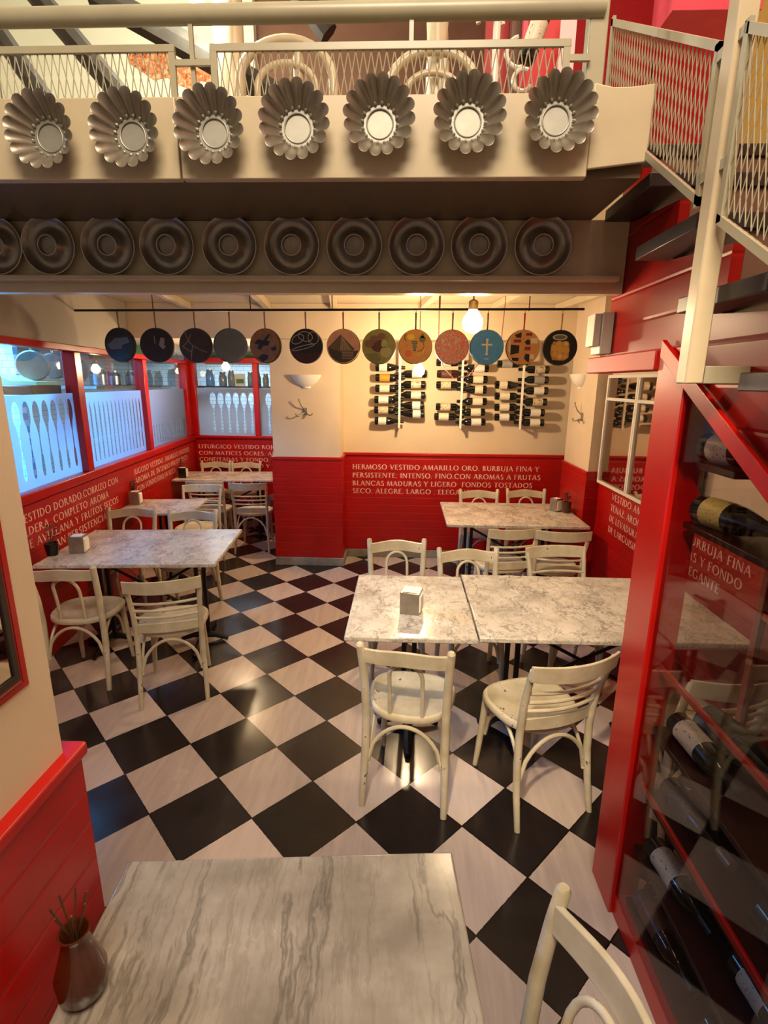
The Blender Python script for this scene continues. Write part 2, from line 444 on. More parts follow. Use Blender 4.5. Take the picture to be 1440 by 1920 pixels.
def lettering(lines, fm, mat='letter', parent=None, name='lettering', max_w=None):
    """lines = [(text, x, y, cap height, target width or None)] laid in frame fm (x right, y up, z off the wall)"""
    mb = MB(); mb.M = fm
    for (txt, x, y, h, tw) in lines:
        G = [glyph(c) for c in txt]; tot = sum(g[1] + .07 for g in G) * h
        kx = tw / tot if tw else 1.0; cx = 0
        for L, w in G:
            for q in L:
                pts = [(x + (cx + px) * h * kx, y + py * h) for px, py in q]
                mb.add([(a, b, 0) for a, b in pts], [(0, 1, 2, 3)])
            cx += w + .07
    return mb.build(name, mat, parent, smooth=False)

# =================================================================== SETTING
# left wall runs slightly askew: local frame with x along the wall (away from camera), y into the kitchen
LA = math.atan(.11)
LWF = frame((-2.109, 0, 0), (-math.sin(LA), math.cos(LA), 0), (-math.cos(LA), -math.sin(LA), 0), (0, 0, 1))
def lw_s(Y): return Y / math.cos(LA)

struct(box('floor', 'floor', (-6.5, -1.2, -.05, 2.2, 9.5, 0)))
# right hand wall
wr = struct(box('wall_right', 'cream', (1.72, .2, 0, 1.87, 5.19, 2.609)))
mb = MB(); mb.box(1.70, .25, .0, 1.7195, 4.50, 1.13)
mb.build('wainscot', 'red_plank', wr)
box('chair_rail', 'red', (1.685, .25, 1.13, 1.7195, 4.50, 1.16), wr, .006)
pl = struct(box('wall_pilaster', 'cream', (1.60, 4.50, 0, 1.719, 5.19, 2.609)))
box('wainscot', 'red_plank', (1.585, 4.485, 0, 1.5995, 5.19, 1.13), pl)
box('chair_rail', 'red', (1.575, 4.475, 1.13, 1.5995, 5.19, 1.16), pl, .005)
mb = MB(); mb.box(1.60, 4.485, 0, 1.70, 4.4995, 1.13); mb.box(1.59, 4.475, 1.13, 1.70, 4.4995, 1.16)
mb.build('wainscot', 'red_plank', pl)
RWF = frame((1.6985, 4.18, 0), (0, -1, 0), (0, 0, 1), (-1, 0, 0))
lettering([('VESTIDO AMARILLO ORO. BURBUJA FINA', 0, .985, .054, 1.75),
           ('TENAZ. AROMAS FRUTOS SECAS Y FONDO', 0, .895, .054, 1.70),
           ('DE LEVADURAS. BOCA LLENA ELEGANTE', 0, .805, .054, 1.53),
           ('DE LARGUISIMO.', 0, .715, .054, .64)], RWF, parent=wr)
# back wall
wb = struct(box('wall_back', 'cream', (-.635, 5.52, 0, 1.87, 5.66, 2.609)))
box('wainscot', 'red_plank', (-.635, 5.505, .09, 1.72, 5.5195, 1.135), wb)
box('chair_rail', 'red', (-.635, 5.485, 1.135, 1.72, 5.5195, 1.165), wb, .006)
lettering([('HERMOSO VESTIDO AMARILLO ORO. BURBUJA FINA Y', 0, .985, .054, 1.99),
           ('PERSISTENTE, INTENSO, FINO,CON AROMAS A FRUTAS', 0, .895, .054, 2.01),
           ('BLANCAS MADURAS Y LIGERO  FONDOS TOSTADOS', 0, .807, .054, 1.93),
           ('SECO, ALEGRE, LARGO , ELEGANTE', 0, .722, .054, 1.31)], YF((-.54, 5.5035, 0)), parent=wb)
struct(box('baseboard_back', 'marble_base', (-.60, 5.49, 0, 1.70, 5.5045, .088), bevel=.004))
# pier between alcove and back wall
wp = struct(box('wall_pier', 'cream', (-1.31, 5.19, 0, -.6355, 7.2, 2.285)))
mb = MB(); mb.box(-1.325, 5.175, .09, -.615, 5.1895, 1.125); mb.box(-.6345, 5.19, .09, -.615, 5.50, 1.125); mb.box(-1.325, 5.19, .09, -1.3105, 7.05, 1.125)
mb.build('wainscot', 'red_plank', wp)
mb = MB(); mb.box(-1.335, 5.165, 1.125, -.605, 5.1895, 1.155); mb.box(-.6345, 5.19, 1.125, -.605, 5.48, 1.155); mb.box(-1.335, 5.19, 1.125, -1.3105, 7.05, 1.155)
mb.build('chair_rail', 'red', wp, .005)
mb = MB(); mb.box(-1.33, 5.165, 0, -.60, 5.1885, .088); mb.box(-.634, 5.1895, 0, -.60, 5.485, .088)
struct(mb.build('baseboard_pier', 'marble_base', None, .004))
# downstand over pier and back wall
struct(box('trim_1', 'cream', (-2.95, 5.191, 2.288, 1.72, 5.515, 2.608)))
# alcove back wall (below windows)
wa = struct(box('wall_alcove', 'red', (-3.02, 7.1, 0, -1.311, 7.22, 1.13)))
box('wainscot', 'red_plank', (-2.86, 7.085, 0, -1.33, 7.0995, 1.10), wa)
box('sill', 'red', (-2.87, 7.05, 1.131, -1.335, 7.24, 1.165), wa, .006)
lettering([('LITURGICO VESTIDO ROJO CEREZA', 0, .985, .054, 1.45),
           ('CON MATICES OCRES. AROMAS', 0, .895, .054, 1.33),
           ('CONFITADAS Y FONDO.  ESPECIAS', 0, .807, .054, 1.42),
           ('BOCA PLENA, LARGO Y LARGO', 0, .722, .054, 1.32)], YF((-2.83, 7.0835, 0)), parent=wa)
struct(box('ceiling_alcove', 'ceiling', (-5.6, 5.52, 2.288, -1.311, 9.4, 2.34)))
# left wall
mbL = MB(); mbL.M = LWF; s0, s1 = lw_s(1.2), lw_s(7.1)
mbL.box(s0, 0.001, 0, s1, .12, 1.10)
wl = struct(mbL.build('wall_left', 'red', None))
mb = MB(); mb.M = LWF; mb.box(s0, -.016, 0, s1 - .02, -.0005, 1.09)
mb.build('wainscot', 'red_plank', wl)
mb = MB(); mb.M = LWF; mb.box(s0, -.035, 1.101, s1 - .03, .14, 1.17)
mb.build('sill', 'red', wl, .008)
mb = MB(); mb.M = LWF; mb.box(s0, 0, 2.15, lw_s(5.18), .12, 2.608)
M['cream_dimmed'] = plain('dimmed_cream_plaster', '#A3998A', .6, noise=.06, nscale=3)  # cream plaster greyed down; the dimness of this wall is in the colour
struct(mb.build('wall_left_upper', 'cream_dimmed', None))
LTF = frame(LWF @ Vector((lw_s(3.0), -.0175, 0)), (-math.sin(LA), math.cos(LA), 0), (0, 0, 1), (math.cos(LA), math.sin(LA), 0))
lettering([('BRILLANTE VESTIDO DORADO.COBRIZO CON', -.42, .985, .056, 2.0),
           ('NOTAS CALDERA. COMPLETO AROMA', -.36, .897, .056, 1.72),
           ('FRUTOS DE AVELLANA Y FRUTOS SECOS', -.30, .81, .056, 1.84),
           ('GRAN PERSISTENCIA.', .32, .722, .056, .98),
           ('JUGOSO VESTIDO, AMARILLO INTENSO', 1.95, .985, .056, 1.85),
           ('AROMA DE INTENSO FRUTO SECO', 1.95, .897, .056, 1.75),
           ('CON FONDO FINO EN BOCA', 1.98, .81, .056, 1.2)], LTF, parent=wl)
# red window frames of the left wall: mullions and head rail
def lw_box(s0, y0, z0, s1, y1, z1):
    mb = MB(); mb.M = LWF; mb.box(s0, y0, z0, s1, y1, z1); return mb
def cutout_spoon(cx, z0, h, w):
    """silhouette of a spoon or spatula standing handle down, as a closed polyline"""
    P = []; b = h * .34
    for i in range(15):
        a = math.radians(-60 + 300 * i / 14); P.append((cx + w * .5 * math.cos(a) * .98, z0 + h - b * .5 + b * .5 * math.sin(a)))
    P += [(cx - w*.08, z0 + h*.55), (cx - w*.10, z0 + h*.30), (cx - w*.20, z0 + h*.24), (cx - w*.22, z0 + h*.06), (cx - w*.1, z0), (cx + w*.1, z0),
          (cx + w*.22, z0 + h*.06), (cx + w*.20, z0 + h*.24), (cx + w*.10, z0 + h*.30), (cx + w*.08, z0 + h*.55)]
    return P
def cutout_knife(cx, z0, h, w):
    return [(cx - w*.2, z0), (cx + w*.2, z0), (cx + w*.24, z0 + h*.3), (cx + w*.1, z0 + h*.36), (cx + w*.3, z0 + h*.42), (cx + w*.3, z0 + h*.86), (cx, z0 + h),
            (cx - w*.22, z0 + h*.92), (cx - w*.22, z0 + h*.42), (cx - w*.1, z0 + h*.36), (cx - w*.24, z0 + h*.3)]
def film_panel(name, outer, holes, fm, mat, parent):
    cu = bpy.data.curves.new('tmp', 'CURVE'); cu.dimensions = '2D'; cu.fill_mode = 'BOTH'
    for P in [outer] + holes:
        sp = cu.splines.new('POLY'); sp.points.add(len(P) - 1); sp.use_cyclic_u = True
        for q, (x, y) in zip(sp.points, P): q.co = (x, y, 0, 1)
    tmp = bpy.data.objects.new('tmp', cu); C.objects.link(tmp)
    me = bpy.data.meshes.new_from_object(tmp); bpy.data.objects.remove(tmp)
    me.transform(fm); me.materials.clear(); me.materials.append(M[mat]); me.name = name
    o = bpy.data.objects.new(name, me); C.objects.link(o); o.parent = parent
    for p in me.polygons: p.use_smooth = False
    return o
wins = [(lw_s(1.3), lw_s(4.06)), (lw_s(4.16), lw_s(5.44)), (lw_s(5.56), lw_s(6.90))]
LWP = LWF @ frame((0, .030, 0), (1, 0, 0), (0, 0, 1), (0, -1, 0))   # vertical plane of the panes
for i, (a, b) in enumerate(wins):
    mb = MB(); mb.M = LWF
    mb.box(b, -.02, 1.1705, b + .10, .08, 2.10); mb.box(a - .1 if i == 0 else a, .0, 1.1705, a + .012, .07, 2.10) if i == 0 else None
    mb.box(a - (.1 if i else 0), -.02, 2.1005, b + .10 - (.0), .08, 2.1495)
    wf = struct(mb.build('window_%d' % (i + 1), 'red', None, .006))
    g = MB(); g.M = LWF; g.box(a, .04, 1.171, b, .045, 2.10); g.build('pane', 'glass', wf)
    holes = []
    a2 = max(a, lw_s(3.2)); zt = 1.79
    if i == 0:
        k = 7
        for j in range(k): holes.append(cutout_spoon(a2 + .06 + (b - a2 - .08) * (j + .5) / k, 1.23, .52, .085))
    elif i == 1:
        k = 15
        for j in range(k): holes.append(cutout_knife(a + .03 + (b - a - .06) * (j + .5) / k, 1.22, .50, .055))
    else:
        k = 15
        for j in range(k): holes.append(cutout_knife(a + .03 + (b - a - .06) * (j + .5) / k, 1.20, .22, .045))
    film_panel('frosted_band', [(a, 1.172), (b, 1.172), (b, zt), (a, zt)], holes, LWP, 'film', wf)
# alcove back windows
xs = [(-2.80, -2.02), (-1.95, -1.36)]
mb = MB()
mb.box(-2.93, 7.06, 1.166, -2.80, 7.16, 2.12); mb.box(-2.02, 7.06, 1.166, -1.95, 7.16, 2.12); mb.box(-2.93, 7.06, 2.1205, -1.312, 7.16, 2.19)
wf = struct(mb.build('window_4', 'red', None, .006))
for j, (a, b) in enumerate(xs):
    box('pane', 'glass', (a, 7.11, 1.167, b, 7.115, 2.12), wf)
    k = 6 if j == 0 else 3
    holes = [cutout_spoon(a + (.16 if j == 0 else .05) + (b - a - .2 + .05) * (q + .5) / k, 1.20, .54, .088) for q in range(k)]
    film_panel('frosted_band', [(a, 1.168), (b, 1.168), (b, 1.80), (a, 1.80)], holes, YF((0, 7.10, 0)), 'film', wf)
# low ceiling with joists
struct(box('ceiling', 'ceiling', (-4.0, 2.225, 2.61, 1.87, 5.66, 2.66)))
for x in (-3.46, -2.72, -1.98, -1.22, -.59, .23, .90, 1.50):
    mb = MB(); y0, y1 = 2.23, 5.18
    xa, xb = x + .12 * (4.47 - y0), x - .12 * (y1 - 4.47)
    mb.add([(xa - .03, y0, 2.55), (xa + .03, y0, 2.55), (xb + .03, y1, 2.55), (xb - .03, y1, 2.55),
            (xa - .03, y0, 2.609), (xa + .03, y0, 2.609), (xb + .03, y1, 2.609), (xb - .03, y1, 2.609)],
           [(0, 1, 2, 3), (4, 5, 6, 7), (0, 1, 5, 4), (1, 2, 6, 5), (2, 3, 7, 6), (3, 0, 4, 7)])
    struct(mb.build('ceiling_joist', 'cream_gloss', None, .004))
# mezzanine edge: soffit, dish beam, ledge, fascia
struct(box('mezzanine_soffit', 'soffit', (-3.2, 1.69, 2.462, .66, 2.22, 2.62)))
struct(box('dish_beam', 'cream_gloss', (-3.2, 2.08, 2.215, .795, 2.13, 2.461)))
struct(box('dish_ledge', 'cream_gloss', (-3.2, 2.035, 2.2515, .765, 2.0795, 2.2695), bevel=.003))
mb = MB(); mb.box(-3.2, 1.66, 2.455, -.655, 1.6895, 2.66); mb.box(-.649, 1.66, 2.455, .50, 1.6895, 2.66)
mb.prism([(.5005, 2.475), (.66, 2.492), (.668, 2.68), (.60, 2.672), (.55, 2.672), (.5005, 2.682)], 0, .012, YF((0, 1.672, 0)))
struct(mb.build('mezzanine_fascia', 'cream_gloss', None, .003))
struct(box('mezzanine_floor', 'brown', (-3.4, 2.23, 2.7205, .78, 5.66, 2.76)))
# upstairs room
struct(box('wall_upstairs_back', 'brown', (-4.2, 5.0, 2.78, 1.9, 5.1, 5.2)))
struct(box('wall_upstairs_left', 'pale', (-3.5, 1.7, 2.78, -3.4, 4.99, 5.2)))
struct(box('ceiling_upstairs', 'pale', (-3.5, 1.0, 4.95, 1.9, 4.99, 5.05)))
struct(box('wall_upstairs_panel', 'pale', (-3.38, 4.90, 2.78, -1.25, 4.99, 4.94)))
struct(box('wall_stairwell', 'brick_red', (1.88, .2, 2.2, 1.98, 5.0, 5.1)))
struct(box('wall_upstairs_red', 'brick_red', (.62, 4.80, 2.78, 1.87, 4.99, 4.94)))

# ------------------------------------------------------------------ understairs: plank wall, lintel, stairs
def yz_prism(poly, x0, x1):
    mb = MB(); n = len(poly)
    vs = [(x0, y, z) for y, z in poly] + [(x1, y, z) for y, z in poly]
    fs = [tuple(range(n)), tuple(range(2 * n - 1, n - 1, -1))] + [(i, (i + 1) % n, n + (i + 1) % n, n + i) for i in range(n)]
    return mb.add(vs, fs)
TY = [2.37 - .305 * k for k in range(7)]; TZ = [2.64 - .19 * k for k in range(7)]
poly = [(2.19, 2.0), (2.19, 2.61)]
for k in range(1, 7):
    poly += [(TY[k] - .03, TZ[k - 1] - .03 if k > 1 else 2.61), (TY[k] - .03, TZ[k] - .002)]
yl = TY[6] - .25
poly += [(yl, TZ[6] - .002), (yl, 1.98 - .57 * (1.65 - yl)), (1.68, 2.0)]
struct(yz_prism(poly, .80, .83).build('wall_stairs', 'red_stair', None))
M['red_satin'] = plain('red_satin_paint', '#A8140C', .5, 0, .25, noise=.12, nscale=8)
struct(box('trim_2', 'red_satin', (.775, 1.705, 1.935, .85, 2.32, 1.998), bevel=.004))          # lintel over the opening
struct(box('trim_3', 'red', (.785, 1.53, 0, .88, 1.70, 2.0), bevel=.004))                  # post
yb0, yb1 = 1.665, .30
zz = lambda y: 2.015 - .57 * (1.65 - y)
struct(yz_prism([(yb0, zz(yb0)), (yb0, zz(yb0) - .05), (yb1, zz(yb1) - .05), (yb1, zz(yb1))], .770, .7845).build('trim_4', 'red', None, .002))
# staircase as one thing of steps
st = thing('open_staircase', 'dark wooden staircase with red plank side rising to the mezzanine', 'staircase', (1.25, 1.5, 0))
def P(o, par):  # keep world placement under a parent empty
    o.parent = par; o.matrix_parent_inverse = par.matrix_basis.inverted() if False else Matrix.Translation(-Vector(par.location)); return o
def part(o, par):
    o.parent = par; o.matrix_parent_inverse = (Matrix.Translation(par.location) @ par.rotation_euler.to_matrix().to_4x4()).inverted(); return o
for k in range(0, 7):
    part(box('tread', 'dark_wood', (.70, TY[k] - .345, TZ[k], 1.715, TY[k], TZ[k] + .038), None, .003), st)
    if k: part(box('riser', 'brown', (.832, TY[k] - .028, TZ[k] + .039, 1.715, TY[k] - .008, TZ[k - 1] - .001), None), st)

# ------------------------------------------------------------------ left foreground partition
wpt = struct(box('wall_partition', 'cream', (-.84, -.6, 1.105, -.70, .905, 2.6)))
mb = MB(); mb.box(-.86, -.6, 0, -.68, .93, 1.104)
mb.build('wainscot', 'red_plank', wpt)
mb = MB(); mb.box(-.87, -.6, 1.1045, -.672, .945, 1.135); mb.build('chair_rail', 'red', wpt, .006)
# partition mirror with painted red stripes
mr = thing('striped_mirror', 'dark framed mirror with double red painted border on the cream partition', 'mirror', (-.699, .5, 1.3))
def xplate(y0, z0, y1, z1, x0=-.6995, x1=-.692): return MB().box(x0, y0, z0, x1, y1, z1)
def ring_yz(y0, z0, y1, z1, w, x1):
    mb = MB()
    for b in ((y0, z0, y1, z0 + w), (y0, z1 - w, y1, z1), (y0, z0 + w, y0 + w, z1 - w), (y1 - w, z0 + w, y1, z1 - w)):
        mb.box(-.6995, b[0], b[1], x1, b[2], b[3])
    return mb
part(xplate(.0, 1.375, .805, 2.3).build('mirror_glass', 'mirror'), mr)
part(ring_yz(-.015, 1.362, .818, 2.32, .012, -.688).build('inner_frame', 'dark_wood'), mr)
part(ring_yz(-.05, 1.335, .845, 2.36, .012, -.697).build('outer_stripe', 'red'), mr)
part(ring_yz(-.03, 1.352, .8295, 2.34, .007, -.6965).build('inner_stripe', 'red'), mr)

# =================================================================== FURNITURE
def seat_outline(k=1.0, n=32):
    P = []
    for i in range(n):
        a = 2 * PI * i / n; c, s_ = math.cos(a), math.sin(a); e = 2 / 2.7
        x = .198 * k * math.copysign(abs(c) ** e, c); y = .19 * k * math.copysign(abs(s_) ** e, s_)
        P.append((x * (1 + .55 * (y)), y + .0))
    return P
def make_chair(kind):
    t = thing('bistro_chair', 'x', 'chair')
    # seat: rim plus dished panel
    mb = MB(); o1 = seat_outline(1.0); o2 = seat_outline(.88); n = len(o1)
    rings = [(o1, .428), (seat_outline(1.02), .436), (seat_outline(1.02), .450), (o1, .458), (seat_outline(.93), .461), (o2, .455), (seat_outline(.5), .450)]
    vs = []; fs = []
    for o, z in rings: vs += [(x, y, z) for x, y in o]
    for i in range(len(rings) - 1):
        for k in range(n): fs.append((i*n + k, i*n + (k+1) % n, (i+1)*n + (k+1) % n, (i+1)*n + k))
    fs.append(tuple(range(n - 1, -1, -1))); fs.append(tuple((len(rings) - 1)*n + k for k in range(n)))
    mb.add(vs, fs).build('seat', 'chair', t)
    for s in (-1, 1):
        if kind == 'hoop':
            pts = [(.187*s, -.232, 0), (.184*s, -.205, .15), (.180*s, -.185, .30), (.178*s, -.182, .45), (.181*s, -.195, .60), (.188*s, -.225, .75), (.192*s, -.245, .822), (.192*s, -.246, .830)]
            rr = [.0145, .0175, .0195, .0195, .019, .018, .0175, .011]
            MB().tube(pts, rr, 12).build('back_post', 'chair', t)
        else:
            pts = [(.187*s, -.235, 0), (.184*s, -.205, .15), (.180*s, -.185, .30), (.178*s, -.182, .45), (.181*s, -.200, .60), (.190*s, -.240, .74), (.195*s, -.262, .795)]
            rr = [.0145, .0175, .019, .019, .018, .0165, .014]
            MB().tube(pts, rr, 12, sx=.85).build('back_post', 'chair', t)
        MB().tube([(.150*s, .150, .435), (.155*s, .160, .30), (.165*s, .178, .10), (.170*s, .190, 0)], [.0175, .0175, .015, .012], 12).build('front_leg', 'chair', t)
        # bent side brace
        pts = []
        for i in range(13):
            u = i / 12; y = -.19 + .345 * u; z = .20 + .205 * math.sin(PI * (u)) ** .55 if 0 < u < 1 else .20
            pts.append(((.178 - .022 * u) * s - .012 * s, y, z))
        MB().tube(pts, .0085, 8).build('side_brace', 'chair', t)
    for yy, nm in ((-.19, 'rear_brace'), (.158, 'front_brace')):
        pts = []
        hw = .166 if yy < 0 else .145
        for i in range(15):
            u = i / 14; x = -hw + 2 * hw * u; z = .22 + .190 * math.sin(PI * u) ** .5 if 0 < u < 1 else .22
            pts.append((x, yy, z))
        MB().tube(pts, .0095, 8).build(nm, 'chair', t)
    # crest rail
    mb = MB(); n = 16; vs = []; fs = []
    if kind == 'hoop': w, zc, hh, bow, y0, th, hump = .182, .765, .036, .030, -.222, .008, .016
    else: w, zc, hh, bow, y0, th, hump = .207, .784, .042, .050, -.278, .007, .0
    for i in range(n + 1):
        u = -1 + 2 * i / n; x = u * w; y = y0 - bow * (1 - u * u) + (0 if kind == 'hoop' else .012)
        zt = zc + hh + hump * math.cos(u * PI / 2) ** 2; zb = zc - hh + hump * .7 * math.cos(u * PI / 2) ** 2
        if kind != 'hoop': zb += .008 * u * u
        for (dy, z) in ((-th, zb), (th, zb + .004), (th, zt - .004), (-th * .4, zt), (-th, zt - .004)): vs.append((x, y + dy - (z - zc) * .18, z))
    for i in range(n):
        for k in range(5): fs.append((i*5 + k, i*5 + (k+1) % 5, (i+1)*5 + (k+1) % 5, (i+1)*5 + k))
    fs.append((4, 3, 2, 1, 0)); fs.append(tuple(n*5 + k for k in range(5)))
    mb.add(vs, fs).build('crest_rail', 'chair', t, .002)
    if kind == 'hoop':
        pts = [(-.072, -.172, .452), (-.073, -.180, .56), (-.072, -.200, .66)]
        for i in range(1, 12):
            a = PI - PI * i / 12; pts.append((.072 * math.cos(a), -.205 - .022 * math.sin(a), .665 + .075 * math.sin(a)))
        pts += [(.072, -.200, .66), (.073, -.180, .56), (.072, -.172, .452)]
        MB().tube(pts, .0095, 10).build('back_hoop', 'chair', t)
    else:
        for z, yb in ((.665, -.215), (.618, -.204), (.572, -.195)):
            pts = [(-.186 + .372 * i / 10, yb - .038 * (1 - (-1 + 2 * i / 10) ** 2), z) for i in range(11)]
            MB().tube(pts, .0085, 8).build('back_rung', 'chair', t)
        mb = MB(); vs = []; fs = []
        for i in range(11):
            u = -1 + .2 * i; x = .176 * u; y = -.180 - .030 * (1 - u * u)
            vs += [(x, y - .006, .468), (x, y + .006, .468), (x, y + .004, .522 + .008 * (1 - u * u)), (x, y - .008, .522 + .008 * (1 - u * u))]
        for i in range(10):
            for k in range(4): fs.append((i*4 + k, i*4 + (k+1) % 4, (i+1)*4 + (k+1) % 4, (i+1)*4 + k))
        fs += [(3, 2, 1, 0), (40, 41, 42, 43)]
        mb.add(vs, fs).build('lower_slat', 'chair', t, .002)
    return t
protoA, protoB = make_chair('hoop'), make_chair('slat')
usedAB = {'hoop': False, 'slat': False}
def put_chair(kind, x, y, deg, label, group='painted bistro chairs', z=0.0):
    p = protoA if kind == 'hoop' else protoB
    o = p if not usedAB[kind] else copy_tree(p)
    usedAB[kind] = True
    o.location = (x, y, z); o.rotation_euler = (0, 0, math.radians(deg)); tag(o, label, 'chair', group)
    return o
put_chair('hoop', .06, 2.19, -9, 'cream hoop-back chair at near side of table with tall napkin box, seat facing table')
put_chair('slat', .62, 2.16, 20, 'cream slat-back chair turned askew at near side of long marble table')
put_chair('hoop', -.02, 3.24, 183, 'cream hoop-back chair behind the smaller central table, facing the camera')
put_chair('hoop', .46, 3.07, 184, 'cream arched-back chair behind the long marble table, beside the hoop-back one')
put_chair('slat', 1.07, 3.10, 187, 'cream slat-back chair at far right behind the long marble table')
put_chair('slat', .82, 4.10, 9, 'slat-back chair on near side of back right table, left of the pair')
put_chair('slat', 1.23, 4.06, -3, 'slat-back chair on near side of back right table, right of the pair')
put_chair('hoop', .80, 5.05, 182, 'hoop-back chair against red wall behind back right table, left one')
put_chair('hoop', 1.29, 5.12, 180, 'hoop-back chair against red wall behind back right table, right one')
put_chair('hoop', -2.03, 3.04, 6, 'cream hoop-back chair at near left corner of the left marble table')
put_chair('slat', -1.41, 2.92, 17, 'cream slat-back chair at near right side of the left marble table')
put_chair('hoop', -2.30, 4.05, 190, 'hoop-back chair on far side of the left marble table, by the red wall')
put_chair('hoop', -1.75, 3.98, 187, 'arched-back chair on far side of the left marble table, aisle end')
put_chair('slat', -2.08, 5.02, 186, 'cream chair behind the small second table by the kitchen windows')
put_chair('slat', -2.20, 5.80, 5, 'slat-back chair on near side of the alcove table, left one')
put_chair('slat', -1.70, 5.74, 5, 'slat-back chair on near side of the alcove table, right one')
put_chair('hoop', -2.55, 6.74, 183, 'chair behind alcove table under the kitchen window, left of two')
put_chair('hoop', -2.13, 6.74, 183, 'chair behind alcove table under the kitchen window, right of two')
put_chair('slat', -1.53, 6.55, 80, 'chair at the end of the alcove table half hidden behind the pier')
put_chair('slat', 1.26, 2.07, 8, 'chair seen past the red post through the wine cabinet glass')
put_chair('hoop', .184, .66, 106, 'large foreground chair at right of the nearest marble table, round post top')

def make_table(w, d, loc, deg, label, frames=2, stone='marble'):
    t = thing('marble_table', label, 'table', loc, math.radians(deg), 'marble topped tables')
    MB().box(-w/2, -d/2, .725, w/2, d/2, .75).build('table_top', stone, t, .006, seg=3)
    xs = (-w * .30, w * .30) if frames == 2 else (0,)
    for x in xs:
        mb = MB()
        for dx in (-.028, .028): mb.box(x + dx - .013, -.013, .05, x + dx + .013, .013, .70)
        mb.box(x - .05, -d * .36, .702, x + .05, d * .36, .7245)
        mb.build('pedestal', 'black_iron', t, .003)
        mb = MB()
        for s in (-1, 1):
            mb.tube([(x, 0, .055), (x, s * .09, .06), (x, s * .20, .035), (x, s * d * .34, .016)], [.030, .026, .02, .015], 8)
        mb.tube([(x - .17, 0, .016), (x - .08, 0, .045), (x, 0, .055), (x + .08, 0, .045), (x + .17, 0, .016)], [.015, .02, .03, .02, .015], 8)
        mb.build('foot', 'black_iron', t)
    if frames == 2:
        mb = MB()
        mb.tube([(xs[0], 0, .22), (xs[1], 0, .62)], .010, 8); mb.tube([(xs[0], .0, .62), (xs[1], .0, .22)], .010, 8)
        mb.build('cross_stretcher', 'black_iron', t)
    return t
make_table(.62, .80, (.052, 2.58, 0), 0, 'smaller central marble table with a napkin box, joined to the long one', 1)
make_table(1.25, .82, (.995, 2.61, 0), 0, 'long marble table running right behind the red post')
make_table(1.18, .84, (.965, 4.60, 0), 0, 'marble table in the back right corner by the lettered red wall')
make_table(1.14, .82, (-1.80, 3.47, 0), 5, 'marble table under the left kitchen window reflecting blue light')
make_table(.68, .58, (-2.25, 4.66, 0), 6, 'small marble table second along the kitchen windows', 1)
make_table(1.22, .60, (-2.15, 6.30, 0), 4, 'marble table in the alcove beyond the white pier')
make_table(.80, .84, (-.225, .615, 0), 4.5, 'nearest marble table filling the bottom of the view', 1, 'marble_near')

# ------------------------------------------------------------------ napkin boxes, pots
def napkin_box(loc, deg, label, w=.095, h=.135, body='steel', top=None):
    t = thing('napkin_dispenser', label, 'napkin holder', loc, math.radians(deg), 'napkin dispensers on the tables')
    mb = MB(); mb.box(-w/2, -w/2, 0, w/2, -w/2 + .004, h); mb.box(-w/2, w/2 - .004, 0, w/2, w/2, h); mb.box(-w/2, -w/2 + .004, h - .004, w/2, w/2 - .004, h); mb.box(-w/2, -w/2 + .004, 0, w/2, w/2 - .004, .004)
    mb.build('casing', body, t, .002)
    mb = MB(); mb.box(-w/2 - .001, -w/2 + .009, .008, w/2 + .001, w/2 - .009, h - .012)
    for k in range(5): mb.box(w/2 + .001, -w/2 + .012 + k*.004, .014 + k*.003, w/2 + .007 - .001*k, w/2 - .012 - k * .003, h - .022 - k*.004)
    mb.build('napkins', 'paper', t)
    box('top_card', top or 'paper', (-w/2 + .012, -w/2 + .012, h + .0005, w/2 - .012, w/2 - .012, h + .002), t)
    return t
M['card'] = art_noise('printed_card', [(.3, '#6D8A52'), (.45, '#D9D6C0'), (.6, '#E8E0C8'), (.8, '#B98B5A')], 40)
napkin_box((.055, 2.475, .75), -12, 'steel napkin box with printed top on the central table', .098, .115, 'tin_dark', 'card')
napkin_box((-2.20, 3.30, .75), 12, 'dark napkin box with white paper beside pot on left table', .095, .115, 'tin_dark')
napkin_box((-2.53, 4.72, .75), 8, 'napkin box on small second table by red wall', .09, .12, 'tin_dark')
napkin_box((-2.66, 6.12, .75), 8, 'dark napkin box on the alcove table corner', .09, .12, 'blk')
napkin_box((1.42, 4.72, .75), -60, 'napkin box on back right table beside brown pot', .08, .12, 'tin_dark')
def pot(name, loc, mat, r, h, label, stems=9, hh=.12):
    t = thing(name, label, 'plant pot', loc)
    MB().lathe([(r * .78, 0), (r * .95, h * .55), (r, h), (r * .9, h), (r * .8, h * .8), (0.0001, h * .8)], 18).build('pot', mat, t)
    mb = MB(); rnd = random.Random(hash(name) % 99 + stems)
    for k in range(stems):
        a = rnd.random() * 2 * PI; q = rnd.random() * r * 1.2; top = (q * math.cos(a), q * math.sin(a), h + hh * (.6 + .4 * rnd.random()))
        mb.tube([(q * .3 * math.cos(a), q * .3 * math.sin(a), h * .78), (q * .6 * math.cos(a), q * .6 * math.sin(a), h + hh * .4), top], [.0015, .0014, .001], 5)
        for j in range(4):
            zz_ = h + hh * (.3 + .18 * j); b = rnd.random() * 2 * PI; px, py = q * .7 * math.cos(a), q * .7 * math.sin(a)
            dx, dy = math.cos(b) * .02, math.sin(b) * .02
            mb.add([(px, py, zz_), (px + dx - dy*.3, py + dy + dx*.3, zz_ + .008), (px + dx*1.8, py + dy*1.8, zz_ + .012), (px + dx + dy*.3, py + dy - dx*.3, zz_ + .004)], [(0, 1, 2, 3)])
    mb.build('foliage', 'leaf', t); return t
pot('potted_plant', (-2.335, 3.22, .75), 'blk', .042, .085, 'small black pot with thin stems at wall end of left table', 8, .13)
